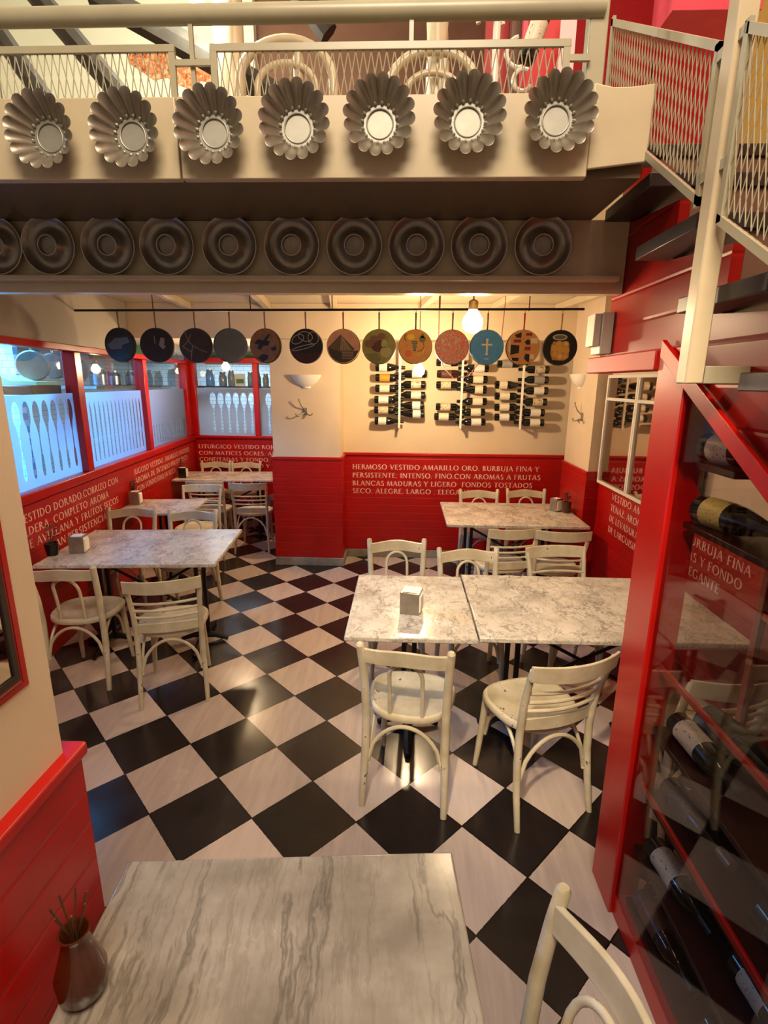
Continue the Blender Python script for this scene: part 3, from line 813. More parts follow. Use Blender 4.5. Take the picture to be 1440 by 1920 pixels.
pot('potted_herb', (1.50, 4.66, .75), 'terracotta', .038, .10, 'brown pot of dry stems on the back right table', 10, .09)
pot('potted_twigs', (-2.60, 4.83, .75), 'terracotta', .03, .08, 'brown pot of twigs behind napkin box on second left table', 10, .13)
pot('potted_sprig', (-2.74, 6.26, .75), 'terracotta', .03, .08, 'small pot of dry sprigs on the alcove table corner', 8, .13)
v = thing('glass_vase', 'dark amber glass vase with a dry flower at near left of foreground table', 'vase', (-.592, .72, .75))
MB().lathe([(.030, 0), (.042, .02), (.045, .06), (.030, .11), (.022, .14), (.028, .155), (.024, .155), (.018, .14), (.0001, .03)], 24).build('vase_body', 'vase', v)
mb = MB()
for k in range(7):
    a = k * .9; mb.tube([(0, 0, .05), (.008 * math.cos(a), .008 * math.sin(a), .15), (.03 * math.cos(a), .03 * math.sin(a), .22)], [.0012, .0012, .0022], 5)
mb.build('dry_flower', M['terracotta'], v)

# ------------------------------------------------------------------ fluted baking tins on the fascia
def make_tin():
    t = thing('fluted_baking_tin', 'x', 'baking tin')
    N = 16
    def fl(amp):
        return lambda a, r, h: r * (1 + amp(h) * (abs(math.sin(a * N / 2)) ** .55 - .6) * 2)
    F = YF((0, 0, 0))
    D = .058
    mb = MB()
    def amp(h): return .015 + .060 * min(1, max(0, h / D)) if h > .004 else .0
    prof = [(.047, .0030), (.050, .008), (.056, .016), (.066, .030), (.078, .044), (.090, D), (.0925, D + .001), (.0885, D - .003), (.076, .0425), (.064, .0285), (.054, .0145), (.046, .0045)]
    mb.lathe(prof, 160, frame=F, fr=fl(lambda h: .02 + .055 * min(1, h / D)), closed=True)
    mb.build('fluted_wall', 'tin', t)
    mb = MB(); mb.lathe([(.0475, .0005), (.0475, .004), (.037, .004), (.036, .0015), (.0001, .0015)], 48, frame=F, closed=True)
    mb.build('base_disc', 'tin_bright', t)
    mb = MB(); pts = [(.0365 * math.cos(a), -.0045, .0365 * math.sin(a)) for a in [2 * PI * k / 40 for k in range(40)]]
    mb.tube(pts, .0022, 8, closed=True); mb.build('base_ring', 'tin_bright', t)
    for k in range(N):
        a = 2 * PI * (k + .5) / N
        mb = MB()
        mb.lathe([(.0001, -.0052), (.0040, -.0033), (.0056, 0), (.0040, .0033), (.0001, .0052)], 8, frame=frame((.0490 * math.cos(a), -.0085, .0490 * math.sin(a)), (1, 0, 0), (0, 1, 0), (0, 0, 1)))
        mb.build('bead', 'tin_bright', t)
    return t
tin0 = make_tin()
ords = ['leftmost', 'second from left', 'third from left', 'fourth from left', 'fifth from left', 'second from right', 'rightmost']
for i, (x, z) in enumerate(((-1.02, 2.560), (-.78, 2.562), (-.545, 2.568), (-.310, 2.578), (-.080, 2.587), (.162, 2.590), (.402, 2.592))):
    o = tin0 if i == 0 else copy_tree(tin0)
    o.location = (x, 1.6598, z); o.rotation_euler = (0, (i * .37) % .39, 0)
    tag(o, 'fluted silver baking tin on the mezzanine fascia, %s of seven' % ords[i], 'baking tin', 'fluted tins along the fascia')
# ring moulds on ledge
def make_ring():
    t = thing('ring_mould', 'x', 'ring mould'); F = YF((0, 0, 0))
    MB().lathe([(.098, .026), (.1005, .028), (.1005, .0255), (.094, .022), (.088, .010), (.076, .0015), (.0605, .0015), (.050, .009), (.044, .020), (.041, .024)], 56, frame=F, closed=True).build('channel', 'tin_dark', t)
    MB().tube([(.0995 * math.cos(a), -.0275, .0995 * math.sin(a)) for a in [2 * PI * k / 56 for k in range(56)]], .0019, 6, closed=True).build('outer_rim', 'rim', t)
    MB().lathe([(.0415, .024), (.037, .030), (.0345, .0325), (.0335, .0300), (.030, .020), (.0001, .019)], 40, frame=F, closed=True).build('centre_cup', 'tin_dark', t)
    MB().tube([(.0345 * math.cos(a), -.0325, .0345 * math.sin(a)) for a in [2 * PI * k / 40 for k in range(40)]], .0017, 6, closed=True).build('centre_rim', 'rim', t)
    return t
ring0 = make_ring()
rn = ['cut by the left frame edge', 'second from left', 'third from left', 'fourth from left', 'fifth from left', 'fifth from right', 'fourth from right', 'third from right', 'second from right', 'rightmost and brightest']
for i, x in enumerate((-1.525, -1.325, -1.10, -.88, -.648, -.418, -.19, .035, .26, .487)):
    o = ring0 if i == 0 else copy_tree(ring0)
    o.location = (x, 2.0775, 2.3725); o.rotation_euler = (0, 0, 0)
    tag(o, 'round metal ring mould standing on the cream ledge, %s' % rn[i], 'ring mould', 'ring moulds along the ledge')

# ------------------------------------------------------------------ railings
def mesh_panel(mb, w_u, p0, udir, vdir, vh, pitch_u, pitch_v, r=.0013):
    """expanded metal lattice in the parallelogram p0 + a*udir + b*vdir"""
    p0 = Vector(p0); u = Vector(udir); v_ = Vector(vdir)
    nu = int(w_u / pitch_u) + 1; nv = max(1, int(vh / pitch_v))
    def pt(a, b): return p0 + u * a + v_ * b
    pv = vh / nv
    tot = nv * pv; run = tot / pv * pitch_u * .5
    k = -int(run / pitch_u) - 1
    while k * pitch_u < w_u:
        for sgn in (1, -1):
            a0 = k * pitch_u; a1 = a0 + run
            if sgn < 0: a0, a1 = a1, a0
            # clip to 0..w_u
            b0, b1 = 0.0, vh
            A0, A1 = a0, a1
            if max(A0, A1) <= 0 or min(A0, A1) >= w_u: continue
            def at(a): return (a - a0) / (a1 - a0) * vh
            lo, hi = min(A0, A1), max(A0, A1)
            lo2, hi2 = max(lo, 0), min(hi, w_u)
            mb.tube([pt(lo2, at(lo2)), pt(hi2, at(hi2))], r, 4)
        k += 1
rl = thing('mezzanine_railing', 'grey painted pipe railing with expanded mesh panels above the fascia', 'railing', (-.4, 1.68, 2.66))
part(MB().tube([(-2.4, 1.70, 2.868), (.52, 1.70, 2.873)], .0235, 16).build('top_pipe', 'grey_paint'), rl)
def flat_frame(x0, x1, z0, z1, y=1.69, w=.018, th=.009):
    mb = MB(); mb.box(x0, y - th/2, z1 - w, x1, y + th/2, z1); mb.box(x0, y - th/2, z0, x1, y + th/2, z0 + w * .6)
    mb.box(x0, y - th/2, z0 + w*.6, x0 + w, y + th/2, z1 - w); mb.box(x1 - w, y - th/2, z0 + w*.6, x1, y + th/2, z1 - w); return mb
for (x0, x1) in ((-2.4, -.655), (-.555, .435)):
    fr = part(flat_frame(x0, x1, 2.655, 2.797, 1.69).build('mesh_frame', 'grey_paint', None, .001), rl)
    mb = MB(); mesh_panel(mb, x1 - x0 - .036, (x0 + .018, 1.692, 2.666), (1, 0, 0), (0, 0, 1), .113, .0215, .041, .0016)
    o = mb.build('expanded_mesh', 'grey_paint', None, smooth=False); o.parent = fr
for x in (-.609, .003):
    part(box('baluster', 'grey_paint', (x - .006, 1.694, 2.655 if x < -.3 else 2.797, x + .006, 1.703, 2.850), None), rl)
part(box('link_bar', 'grey_paint', (-.656, 1.684, 2.745, -.554, 1.694, 2.760), None), rl)
part(box('link_bar', 'grey_paint', (.434, 1.684, 2.745, .49, 1.694, 2.760), None), rl)
part(box('corner_post', 'grey_paint', (.485, 1.70, 2.60, .535, 1.745, 3.2), None, .004), rl)
# stair railing: raked mesh panels and the tall post
sr = thing('stair_railing', 'grey painted stair railing with raked mesh panels and cream square post', 'railing', (.66, 1.5, 2.3))
def raked(y0, y1, zt0, zb0, zt1, zb1, x=.66, w=.020):
    t_ = Vector((0, y1 - y0, zt1 - zt0)); b_ = Vector((0, y1 - y0, zb1 - zb0)); mb = MB()
    def bar(a, b, up, ww):
        a = Vector(a); b = Vector(b); u = Vector(up) * ww
        q = [a, b, b + u, a + u]; vs = [p + Vector((-.005, 0, 0)) for p in q] + [p + Vector((.005, 0, 0)) for p in q]
        mb.add([tuple(p) for p in vs], [(0, 1, 2, 3), (7, 6, 5, 4), (0, 4, 5, 1), (1, 5, 6, 2), (2, 6, 7, 3), (3, 7, 4, 0)])
    bar((x, y0, zt0 - w), (x, y1, zt1 - w), (0, 0, 1), w); bar((x, y0, zb0), (x, y1, zb1), (0, 0, 1), w)
    bar((x, y0, zb0), (x, y0, zt0), (0, -1, 0), w * .8); bar((x, y1, zb1), (x, y1, zt1), (0, 1, 0), w * .8)
    return mb
def raked_mesh(y0, y1, zt0, zb0, zt1, zb1, x=.66):
    mb = MB(); L = abs(y1 - y0); h = zt0 - zb0 - .03
    mesh_panel(mb, L - .03, (x, y0 - .015, zb0 + .02), (0, -1, (zb1 - zb0) / L), (0, 0, 1), h, .0215, .041, .0014); return mb
for pr in ((2.06, 1.335, 3.05, 2.760, 2.60, 2.285), (1.245, .60, 2.585, 2.225, 2.18, 1.83)):
    fr = part(raked(*pr).build('mesh_frame', 'grey_paint', None), sr)
    o = raked_mesh(*pr).build('expanded_mesh', 'grey_paint', None, smooth=False); o.parent = fr
part(box('square_post', 'cream_gloss', (.648, 1.262, 1.895, .690, 1.305, 3.6), None, .003), sr)
part(box('mounting_bracket', 'grey_paint', (.691, 1.272, 1.895, .799, 1.300, 1.935), None, .002), sr)
for z in (2.56, 2.33): part(box('tie_lug', 'grey_paint', (.655, 1.235, z, .668, 1.345, z + .022), None, .001), sr)

# ------------------------------------------------------------------ electric box
eb = thing('electrical_box', 'pale grey electrical box on the end of the red plank wall', 'electrical box', (.78, 2.2, 2.0))
part(box('housing', 'white_plastic', (.755, 2.135, 2.005, .7995, 2.235, 2.16), None, .004), eb)
part(box('cover', 'white_plastic', (.728, 2.145, 2.035, .7545, 2.228, 2.155), None, .003), eb)

# ------------------------------------------------------------------ mirror made of a window on the right wall
wm = thing('window_mirror', 'white framed six-over window style mirror reflecting wine bottles on right wall', 'mirror', (1.70, 3.8, 1.0))
y0, y1, z0, z1, zm, ym = 2.95, 4.46, 1.075, 1.965, 1.775, 3.88
part(MB().box(1.690, y0, z0, 1.6995 + .0, y1, z1).build('backing', 'dark_wood'), wm)
mb = MB(); w = .024
mb.box(1.668, y0, z0, 1.6895, y1, z0 + w); mb.box(1.668, y0, z1 - w, 1.6895, y1, z1); mb.box(1.668, y0, z0 + w, 1.6895, y0 + w, z1 - w); mb.box(1.668, y1 - w, z0 + w, 1.6895, y1, z1 - w)
mb.box(1.670, y0 + w, zm - .012, 1.6895, y1 - w, zm + .012)
mb.box(1.668, ym - .026, z0 + w, 1.6895, ym - .003, z1 - w); mb.box(1.668, ym + .003, z0 + w, 1.6895, ym + .026, z1 - w)
part(mb.build('white_frame', 'white_china', None, .002), wm)
for (a, b) in ((y0 + w, ym - .0262), (ym + .0262, y1 - w)):
    for (c, d) in ((z0 + w, zm - .0122), (zm + .0122, z1 - w)):
        part(MB().box(1.684, a, c, 1.6893, b, d).build('mirror_pane', 'mirror'), wm)
wm['label'] = 'white framed four-pane window mirror on the right wall reflecting bottles'

# ------------------------------------------------------------------ bottles
LBL = {'cream': '#D9CDB2', 'white': '#DCD6C8', 'orange': '#D98A1E', 'grey': '#9A948A', 'dark': '#1E1C1A', 'brown': '#5A3328', 'yellow': '#C3AE62', 'picture': '#B9A88A'}
for k, h in LBL.items():
    if k in ('picture',): M['l_' + k] = art_noise('picture_label', [(.35, '#3E2B22'), (.5, '#C9B896'), (.7, '#D9CDB2')], 60)
    else:
        M['l_' + k] = art_noise('label_' + k, [(.36, '#6B6152'), (.42, h), (1.0, h)], 130, 0)
def bottle_mesh(mb, burg=False):
    if burg: prof = [(.0001, .004), (.03, .0), (.040, .006), (.0405, .13), (.038, .155), (.026, .20), (.0165, .235), (.0145, .285), (.0155, .286), (.0155, .296), (.0125, .300), (.0001, .300)]
    else: prof = [(.0001, .004), (.03, .0), (.037, .006), (.0375, .185), (.0345, .205), (.022, .222), (.0150, .235), (.0140, .285), (.0150, .286), (.0150, .296), (.0125, .300), (.0001, .300)]
    mb.lathe(prof, 22)
def make_bottle(burg, lab, body='glass_bottle', cap='blk'):
    t = thing('wine_bottle', 'x', 'wine bottle')
    mb = MB(); bottle_mesh(mb, burg); mb.build('bottle_glass', body, t)
    r = .0412 if burg else .0382
    a, b = (.04, .12) if burg else (.045, .145)
    MB().lathe([(r, a), (r + .0003, a), (r + .0003, b), (r, b)], 22, closed=True).build('paper_label', 'l_' + lab, t)
    MB().lathe([(.0149, .245), (.0153, .25), (.0160, .286), (.0160, .2985), (.012, .3015), (.0001, .3015)], 16).build('capsule', cap, t)
    return t
BC = {}
def bottle(key, loc, axis, label, group, roll=0.0):
    """axis = direction from base to neck"""
    if key not in BC: o = BC[key] = make_bottle(*key)
    else: o = copy_tree(BC[key])
    q = Vector(axis).normalized().to_track_quat('Z', 'Y')
    o.rotation_euler = q.to_euler(); o.location = loc
    tag(o, label, 'wine bottle', group); return o
racks = [(-.045, 'left', [(785, 'white', 1), (765, 'picture', 0), (746.5, 'white', 0), (726.5, 'cream', 0), (707.5, 'orange', 0), (689, 'white', 1)],
          [(772, 'white', 1), (756, 'white', 1), (738, 'cream', 0), (719, 'picture', 0), (700, 'cream', 0)]),
         (.575, 'middle', [(776, 'cream', 0), (758, 'picture', 0), (719.5, 'picture', 0), (700, 'brown', 0), (680, 'white', 0)],
          [(785, 'white', 0), (767, 'cream', 0), (748, 'cream', 0), (727, 'cream', 1), (709, 'cream', 0), (690, 'white', 0)]),
         (1.175, 'right', [(776, 'white', 0), (758, 'cream', 0), (738, 'cream', 0), (718, 'cream', 1), (682, 'grey', 0)],
          [(785, 'white', 0), (767, 'white', 0), (748, 'picture', 0), (728, 'white', 0), (709, 'grey', 0), (691, 'picture', 0)])]
OR = ['lowest', 'second up', 'third up', 'fourth up', 'fifth up', 'sixth up']
YR = 5.40
def zpix(py, x): return 1.892 + (715.5 - py + (.0) ) / 973.0 * (YR * 1.0) * 1.0 - .012 * 0
for rx, rname, Ls, Rs in racks:
    rk = thing('wall_wine_rack', '%s white upright bar of the wall wine rack on the cream back wall' % rname, 'wine rack', (rx, 5.44, 1.45), 0, 'upright wall wine racks')
    part(box('upright_bar', 'white_china', (rx - .011, 5.335, 1.44, rx + .011, 5.352, 2.33), None, .002), rk)
    mb = MB()
    for z in (1.46, 2.28): mb.box(rx - .008, 5.352, z, rx + .008, 5.5195, z + .02)
    for side, rows in ((-1, Ls), (1, Rs)):
        for py, _, _ in rows:
            z = zpix(py, rx)
            part(MB().tube([(rx + side * .011, 5.375, z - .020), (rx + side * .05, 5.385, z - .0205)], .0035, 6).build('holder_peg', 'steel'), rk)
    part(mb.build('wall_bracket', 'steel'), rk)
    for side, rows in ((-1, Ls), (1, Rs)):
        for k, (py, lab, burg) in enumerate(rows):
            z = zpix(py, rx); burg = bool(burg)
            key = (burg, lab, 'glass_brown' if lab == 'brown' else 'glass_bottle', 'blk')
            bx = rx + side * .255 + random.uniform(-.008, .012) * side
            bottle(key, (bx, YR, z), (-side, 0, random.uniform(-.02, .02)),
                   'dark wine bottle with %s label, %s on %s side of %s wall rack' % (lab, OR[k], 'left' if side < 0 else 'right', rname),
                   'bottles in the wall wine racks')

# ------------------------------------------------------------------ cabinet under the stairs
cab = thing('wine_cabinet', 'red framed glass wine cabinet under the stairs', 'wine cabinet', (.98, 1.0, 0))
part(box('plinth', 'red', (.80, .2, 0, 1.16, 1.529, .09), None, .004), cab)
part(box('rear_upright', 'red_dark', (1.10, 1.50, .09, 1.12, 1.529, 1.90), None, .003), cab)
M['shelf_dark'] = plain('dark_shelf_paint', '#2E0907', .4, noise=.1)
shelf_z = [.10, .33, .56, .80, 1.488, 1.665]
ymax = 1.498
for z in shelf_z:
    ymin = max(.25, 1.65 - (1.90 - z) / .62 + .03) if z > 1.0 else .25
    part(box('shelf_board', 'shelf_dark', (.822, ymin, z, 1.10, ymax, z + .018), None, .002), cab)
for (x, z) in ((.815, 1.02), (1.10, 1.20), (.812, .585)):
    part(box('shelf_rail', 'red', (x, .25, z, x + .010, ymax, z + .022), None, .002), cab)
part(yz_prism([(1.528, .092), (1.528, 1.905), (.30, 1.20), (.30, .092)], .800, .804).build('glass_front', 'cab_glass', None, smooth=False), cab)
part(yz_prism([(1.528, .092), (1.528, 1.905), (.30, 1.20), (.30, .092)], 1.122, 1.126).build('glass_back', 'cab_glass', None, smooth=False), cab)
R0 = .0395
cb = [  # (x, y, z shelf, yaw deg from -Y toward +X, key, label)
    (.922, 1.49, 1.684, 8, (True, 'white'), 'thick bottle with broad white label on the top cabinet shelf'),
    (.925, 1.485, 1.507, 10, (True, 'yellow'), 'bottle with yellow crest label on the second cabinet shelf'),
    (.95, 1.47, .819, 3, (False, 'white'), 'bottle with white label at left of the middle cabinet shelf'),
    (1.10, 1.20, .819, 6, (True, 'yellow'), 'bottle with cream yellow label near the right edge of the middle shelf'),
    (.96, 1.47, .579, 5, (False, 'dark'), 'black bottle at far end of the shelf under the middle one'),
    (1.07, 1.40, .579, 8, (False, 'dark'), 'bottle with bluish glinting neck on the shelf under the middle'),
    (1.00, 1.05, .579, 4, (True, 'dark'), 'big black bottle lying nearest on the shelf under the middle'),
    (.935, 1.46, .349, 6, (False, 'white'), 'outer of two pale labelled bottles side by side, third shelf up'),
    (1.010, 1.47, .349, 5, (False, 'cream'), 'inner of two pale labelled bottles side by side, third shelf up'),
    (1.00, 1.10, .349, 4, (True, 'white'), 'bottle with large white label at the frame edge, third shelf up'),
    (.93, 1.47, .119, 4, (False, 'brown'), 'small brown bottle at the far end of the lowest cabinet shelf'),
    (1.015, 1.44, .119, 6, (False, 'picture'), 'bottle with black and white picture label on the lowest shelf'),
    (1.10, 1.44, .119, 5, (False, 'dark'), 'black bottle at the back of the lowest cabinet shelf'),
    (.96, 1.10, .119, 5, (False, 'white'), 'bottle with long white label nearest the camera on lowest shelf'),
]
for (x, y, z, yaw, lab, label) in ((.965, 1.46, .819, 9, 'dark', 'large dark magnum lying beside the white labelled bottle, middle shelf'),
                             (1.045, 1.42, .349, 5, 'dark', 'large dark magnum lying behind two pale labelled bottles, third shelf')):
    a = math.radians(yaw); o = bottle((True, lab, 'glass_bottle', 'tin'), (x, y, z + .0565), (math.sin(a), -math.cos(a), 0), label, 'bottles in the stair wine cabinet'); o.scale = (1.35, 1.35, 1.2)
for (x, y, z, yaw, (burg, lab), label) in cb:
    a = math.radians(yaw); key = (burg, lab, 'glass_brown' if lab == 'brown' else 'glass_bottle', 'tin' if lab == 'dark' else 'blk')
    bottle(key, (x - .068, y, z + (.041 if burg else .0385)), (math.sin(a), -math.cos(a), 0), label, 'bottles in the stair wine cabinet')

# ------------------------------------------------------------------ painted pans on the rail
hr = thing('pan_rail', 'long dark metal rail below the ceiling joists holding painted pans', 'rail', (-.6, 4.2, 2.47))
part(MB().tube([(-2.9, 4.2, 2.412), (1.34, 4.2, 2.437)], .009, 10).build('rod', 'black_iron'), hr)
for x in (-2.69, -1.95, -1.19, -.56, .26, .93): part(MB().tube([(x, 4.2, 2.422), (x, 4.2, 2.552)], .004, 6).build('hanger', 'black_iron'), hr)
def disc_poly(mb, cx, cy, rx, ry, z, n=20, a0=0, a1=360, rot=0):
    P = []
    for i in range(n):
        a = math.radians(a0 + (a1 - a0) * i / (n if a1 - a0 >= 360 else n - 1)); x, y = rx * math.cos(a), ry * math.sin(a)
        c, s_ = math.cos(rot), math.sin(rot); P.append((cx + x * c - y * s_, cy + x * s_ + y * c))
    mb.prism(P, z, z + .0006); return mb
def art(pan, name, col, fn, rough=.45):
    mb = MB(); mb.M = YF((0, 0, 0)); fn(mb)
    key = 'art_' + col if isinstance(col, str) else None
    if isinstance(col, str):
        if key not in M: M[key] = plain('paint_' + col.strip('#'), col, rough)
        m = M[key]
    else: m = col
    return mb.build(name, m, pan, smooth=False)
FZ = .0305
def make_pan(x, label, face, handle='brown', rr=.130, tilt=0):
    z = 2.158; p = thing('painted_pan', label, 'pan', (x, 4.2, z), math.radians(tilt), 'painted pans on the rail')
    F = YF((0, 0, 0))
    MB().lathe([(.0001, .026), (rr - .006, .026), (rr - .001, .021), (rr + .001, 0), (rr - .002, 0), (rr - .004, .019), (rr - .01, .023), (.0001, .023)], 44, frame=F, closed=True).build('pan_body', 'black_iron', p)
    MB().lathe([(.0001, .0295), (rr - .006, .0295), (rr - .004, .0265), (.0001, .0265)], 44, frame=F, closed=True).build('painted_face', face, p)
    MB().tube([(0, -.004, rr - .002), (0, -.010, rr + .05), (0, -.008, rr + .118)], [.006, .0055, .007], 8).build('handle', handle, p)
    MB().tube([(0, -.008, rr + .112), (0, -.0115, rr + .13), (0, -.011, 2.424 - z + x * .004), (0, .0, 2.4375 - z + x * .005)], .0018, 6).build('hook', 'black_iron', p)
    return p
fp = lambda n, h, ns=.15: plain(n, h, .42, noise=ns, nscale=20)
p = make_pan(-2.23, 'dark blue-black pan with a grey painted smear, leftmost on the rail', fp('pan_navy', '#1B222B'), tilt=-8)
art(p, 'grey_smear', '#5E6468', lambda m: m.prism([(-.10, .0), (-.03, .05), (.08, .06), (.095, .02), (.03, .0), (.02, -.03), (-.07, -.035)], FZ - .0005, FZ))
p = make_pan(-1.94, 'dark brown pan with a small pale figure painted', fp('pan_umber', '#2A1810', .4), tilt=4)
art(p, 'pale_marks', '#8A7C6A', lambda m: (m.box(-.012, .01, FZ - .0005, -.006, .07, FZ), m.prism([(.02, .0), (.04, .06), (.07, .05), (.06, .0), (.075, -.01), (.05, -.03)], FZ - .0005, FZ)))
p = make_pan(-1.63, 'brown pan with thin ochre line drawing', fp('pan_brown', '#3A2618', .3))
def lines(m):
    for (a, b, c, d) in ((-.08, .11, -.05, .03), (-.05, .03, -.10, -.01), (-.10, -.01, -.03, -.05), (-.03, -.05, -.04, -.11), (-.05, .03, -.02, .0), (-.02, 0, .03, -.03), (-.02, 0, -.03, -.05), (.03, -.03, .09, -.05), (-.03, .08, -.05, .03)):
        dx, dy = c - a, d - b; L = math.hypot(dx, dy); nx, ny = -dy / L * .0028, dx / L * .0028
        m.prism([(a + nx, b + ny), (a - nx, b - ny), (c - nx, d - ny), (c + nx, d + ny)], FZ - .0005, FZ)
art(p, 'line_drawing', '#8E7340', lines)
p = make_pan(-1.36, 'plain slate-blue pan above the alcove bulb', fp('pan_slate', '#454B58'), tilt=25)
p = make_pan(-1.08, 'ochre pan with dark bird-like silhouettes', fp('pan_ochre', '#8A5A2C', .3), tilt=-12)
art(p, 'silhouettes', '#1C1512', lambda m: (m.prism([(-.09, .02), (-.05, .05), (-.01, .04), (.04, .09), (.05, .08), (.02, .04), (.05, .03), (.03, .0), (-.01, .0), (-.03, -.03), (-.06, -.02), (-.05, .01)], FZ - .0005, FZ),
                                            m.prism([(-.06, -.09), (-.02, -.06), (.03, -.07), (.02, -.10), (-.02, -.12)], FZ - .0005, FZ), m.prism([(.05, -.02), (.09, .0), (.10, -.03), (.07, -.04)], FZ - .0005, FZ)))
p = make_pan(-.765, 'black and maroon pan with white looping lines', fp('pan_black', '#1A1311', .3))
art(p, 'maroon_half', '#3A0E0C', lambda m: m.prism([(-.118, -.03), (0, -.06), (.11, -.04)] + [(.118 * math.cos(math.radians(a)), .118 * math.sin(math.radians(a))) for a in range(-30, -166, -15)], FZ - .0008, FZ - .0003))
def loops(m):
    for cx, cy, rx, ry, rot in ((-.06, .05, .05, .03, .5), (.0, .07, .055, .035, -.2), (.06, .06, .04, .045, .3), (-.02, -.01, .09, .012, .25)):
        P1 = []
        for i in range(20):
            a = 2 * PI * i / 20; x, y = rx * math.cos(a), ry * math.sin(a); P1.append((cx + x * math.cos(rot) - y * math.sin(rot), cy + x * math.sin(rot) + y * math.cos(rot)))
        m.tube([(q[0], q[1], FZ) for q in P1], .0022, 4, closed=True)
art(p, 'looping_lines', '#A9A39A', loops)
p = make_pan(-.475, 'pink-brown pan painted with a pointed haystack hut', fp('pan_pink', '#C98F6C'))
art(p, 'hut_roof', '#5E4A34', lambda m: m.prism([(-.118, -.01), (-.02, .085), (.09, -.02), (.06, -.05), (-.10, -.05)], FZ - .0008, FZ - .0002))
art(p, 'dark_ground', '#3A2E22', lambda m: m.prism([(-.118, -.012), (.0, -.045), (.118, -.03)] + [(.12 * math.cos(math.radians(a)), .12 * math.sin(math.radians(a))) for a in range(-20, -170, -15)], FZ - .0006, FZ))
art(p, 'pale_straw', '#A08A64', lambda m: [m.prism([(-.018 + .001 * k, .08), (-.014, .08), (.065 - k * .016, -.03), (.058 - k * .016, -.03)], FZ, FZ + .0004) for k in range(6)] + [m.box(-.01, -.045 - .012 * j, FZ, .08, -.041 - .012 * j, FZ + .0004) for j in range(5)])
p = make_pan(-.20, 'olive pan painted with white and dark red fruit', fp('pan_olive', '#8F8636', .25))
art(p, 'dark_fruit', '#54150E', lambda m: disc_poly(m, -.005, .005, .055, .045, FZ - .0005))
def roundf(m):
    for (x, y, r) in ((-.075, .02, .035), (-.035, .055, .033), (.02, .075, .03)): disc_poly(m, x, y, r, r * .8, FZ)
art(p, 'dusky_fruit', '#7A5232', roundf)
art(p, 'white_fruit', '#A9A25E', lambda m: (disc_poly(m, .055, -.04, .045, .042, FZ + .0003), disc_poly(m, .04, .02, .022, .03, FZ + .0003)))
art(p, 'leaf_ground', '#6E6A38', lambda m: m.prism([(-.10, -.055), (-.02, -.05), (.02, -.09), (.0, -.115), (-.05, -.105)], FZ - .0004, FZ + .0002))
p = make_pan(.08, 'orange pan painted with pear, grapes, lemon, orange and bananas', fp('pan_orange', '#E0942E', .1))
art(p, 'lemon', '#F2CB1E', lambda m: disc_poly(m, -.035, .072, .030, .022, FZ))
art(p, 'green_pear', '#6E7A1E', lambda m: (disc_poly(m, .052, .055, .026, .024, FZ - .0003), m.prism([(.035, .065), (.048, .098), (.058, .098), (.07, .065)], FZ - .0003, FZ + .0003)))
def grapes(m):
    for j in range(6):
        for i in range(max(1, 4 - j // 2)): disc_poly(m, -.018 + i * .011 - (3 - j // 2) * .002 + j * .002, .038 - j * .013, .0065, .0065, FZ - .0002, 8)
art(p, 'grapes', '#5F7A50', grapes)
art(p, 'red_orange', '#E2641C', lambda m: disc_poly(m, -.052, -.05, .028, .026, FZ - .0003))
art(p, 'brown_shadows', '#8A5A1E', lambda m: (m.tube([(-.055 + .028 * math.cos(a), .068 + .03 * math.sin(a), FZ) for a in [math.radians(120 + 12 * k) for k in range(11)]], .004, 4), m.tube([(.062 - .0, .03, FZ), (.066, .0, FZ), (.048, -.025, FZ), (.018, -.035, FZ)], .003, 4)))
art(p, 'bananas', '#EFC22A', lambda m: [m.tube([(.075 - .01 * j, -.01 - .012 * j, FZ), (.062 - .008 * j, -.042 - .008 * j, FZ), (.03, -.062 - .006 * j, FZ), (.0, -.058 - .008 * j, FZ)], [.003, .009, .009, .003], 6) for j in range(2)])
p = make_pan(.36, 'pan covered in red, coral and grey abstract flowers', art_noise('pan_coral', [(.28, '#6E2A22'), (.38, '#8C7A6E'), (.43, '#E9C9A0'), (.5, '#D8502C'), (.62, '#F0845A'), (.74, '#C33A1E')], 26, 2.2), handle='brass')
p = make_pan(.625, 'sky blue pan with a small golden cross with hanging letters', fp('pan_blue', '#4E9ACB', .12), handle='brass')
art(p, 'golden_cross', '#E9DDA0', lambda m: (m.box(-.007, -.055, FZ - .0005, .007, .060, FZ), m.box(-.040, .012, FZ - .0004, .040, .024, FZ + .0002), m.box(-.011, .052, FZ - .0004, .011, .062, FZ + .0002), m.box(-.011, -.058, FZ - .0004, .011, -.048, FZ + .0002)))
art(p, 'white_dash', '#E8E8E0', lambda m: m.box(-.018, -.088, FZ - .0005, .018, -.083, FZ))
p['label'] = 'sky blue pan with a golden cross, partly behind the hanging bulb'
p = make_pan(.90, 'orange pan painted with dark bottles and labels, red handle', fp('pan_peach', '#DC9A52', .1), handle='red')
art(p, 'dark_bottles', '#1C1513', lambda m: (m.prism([(-.095, .02), (-.03, .015), (-.03, -.04), (-.095, -.055)], FZ - .0005, FZ), m.prism([(.03, .06), (.05, .05), (.05, .02), (.02, .02), (.008, .04)], FZ - .0005, FZ), m.prism([(.02, -.045), (.05, -.05), (.05, -.11), (.03, -.10), (.01, -.08)], FZ - .0005, FZ), m.prism([(-.085, -.075), (-.03, -.075), (-.03, -.10), (-.075, -.10)], FZ - .0005, FZ), m.prism([(-.07, .09), (-.02, .11), (-.02, .07), (-.055, .07)], FZ - .0005, FZ)))
art(p, 'red_tags', '#8E2E1C', lambda m: (m.box(-.075, .035, FZ - .0005, -.02, .058, FZ), m.box(.01, -.02, FZ - .0005, .055, .006, FZ), m.box(.015, .085, FZ - .0005, .06, .105, FZ)))
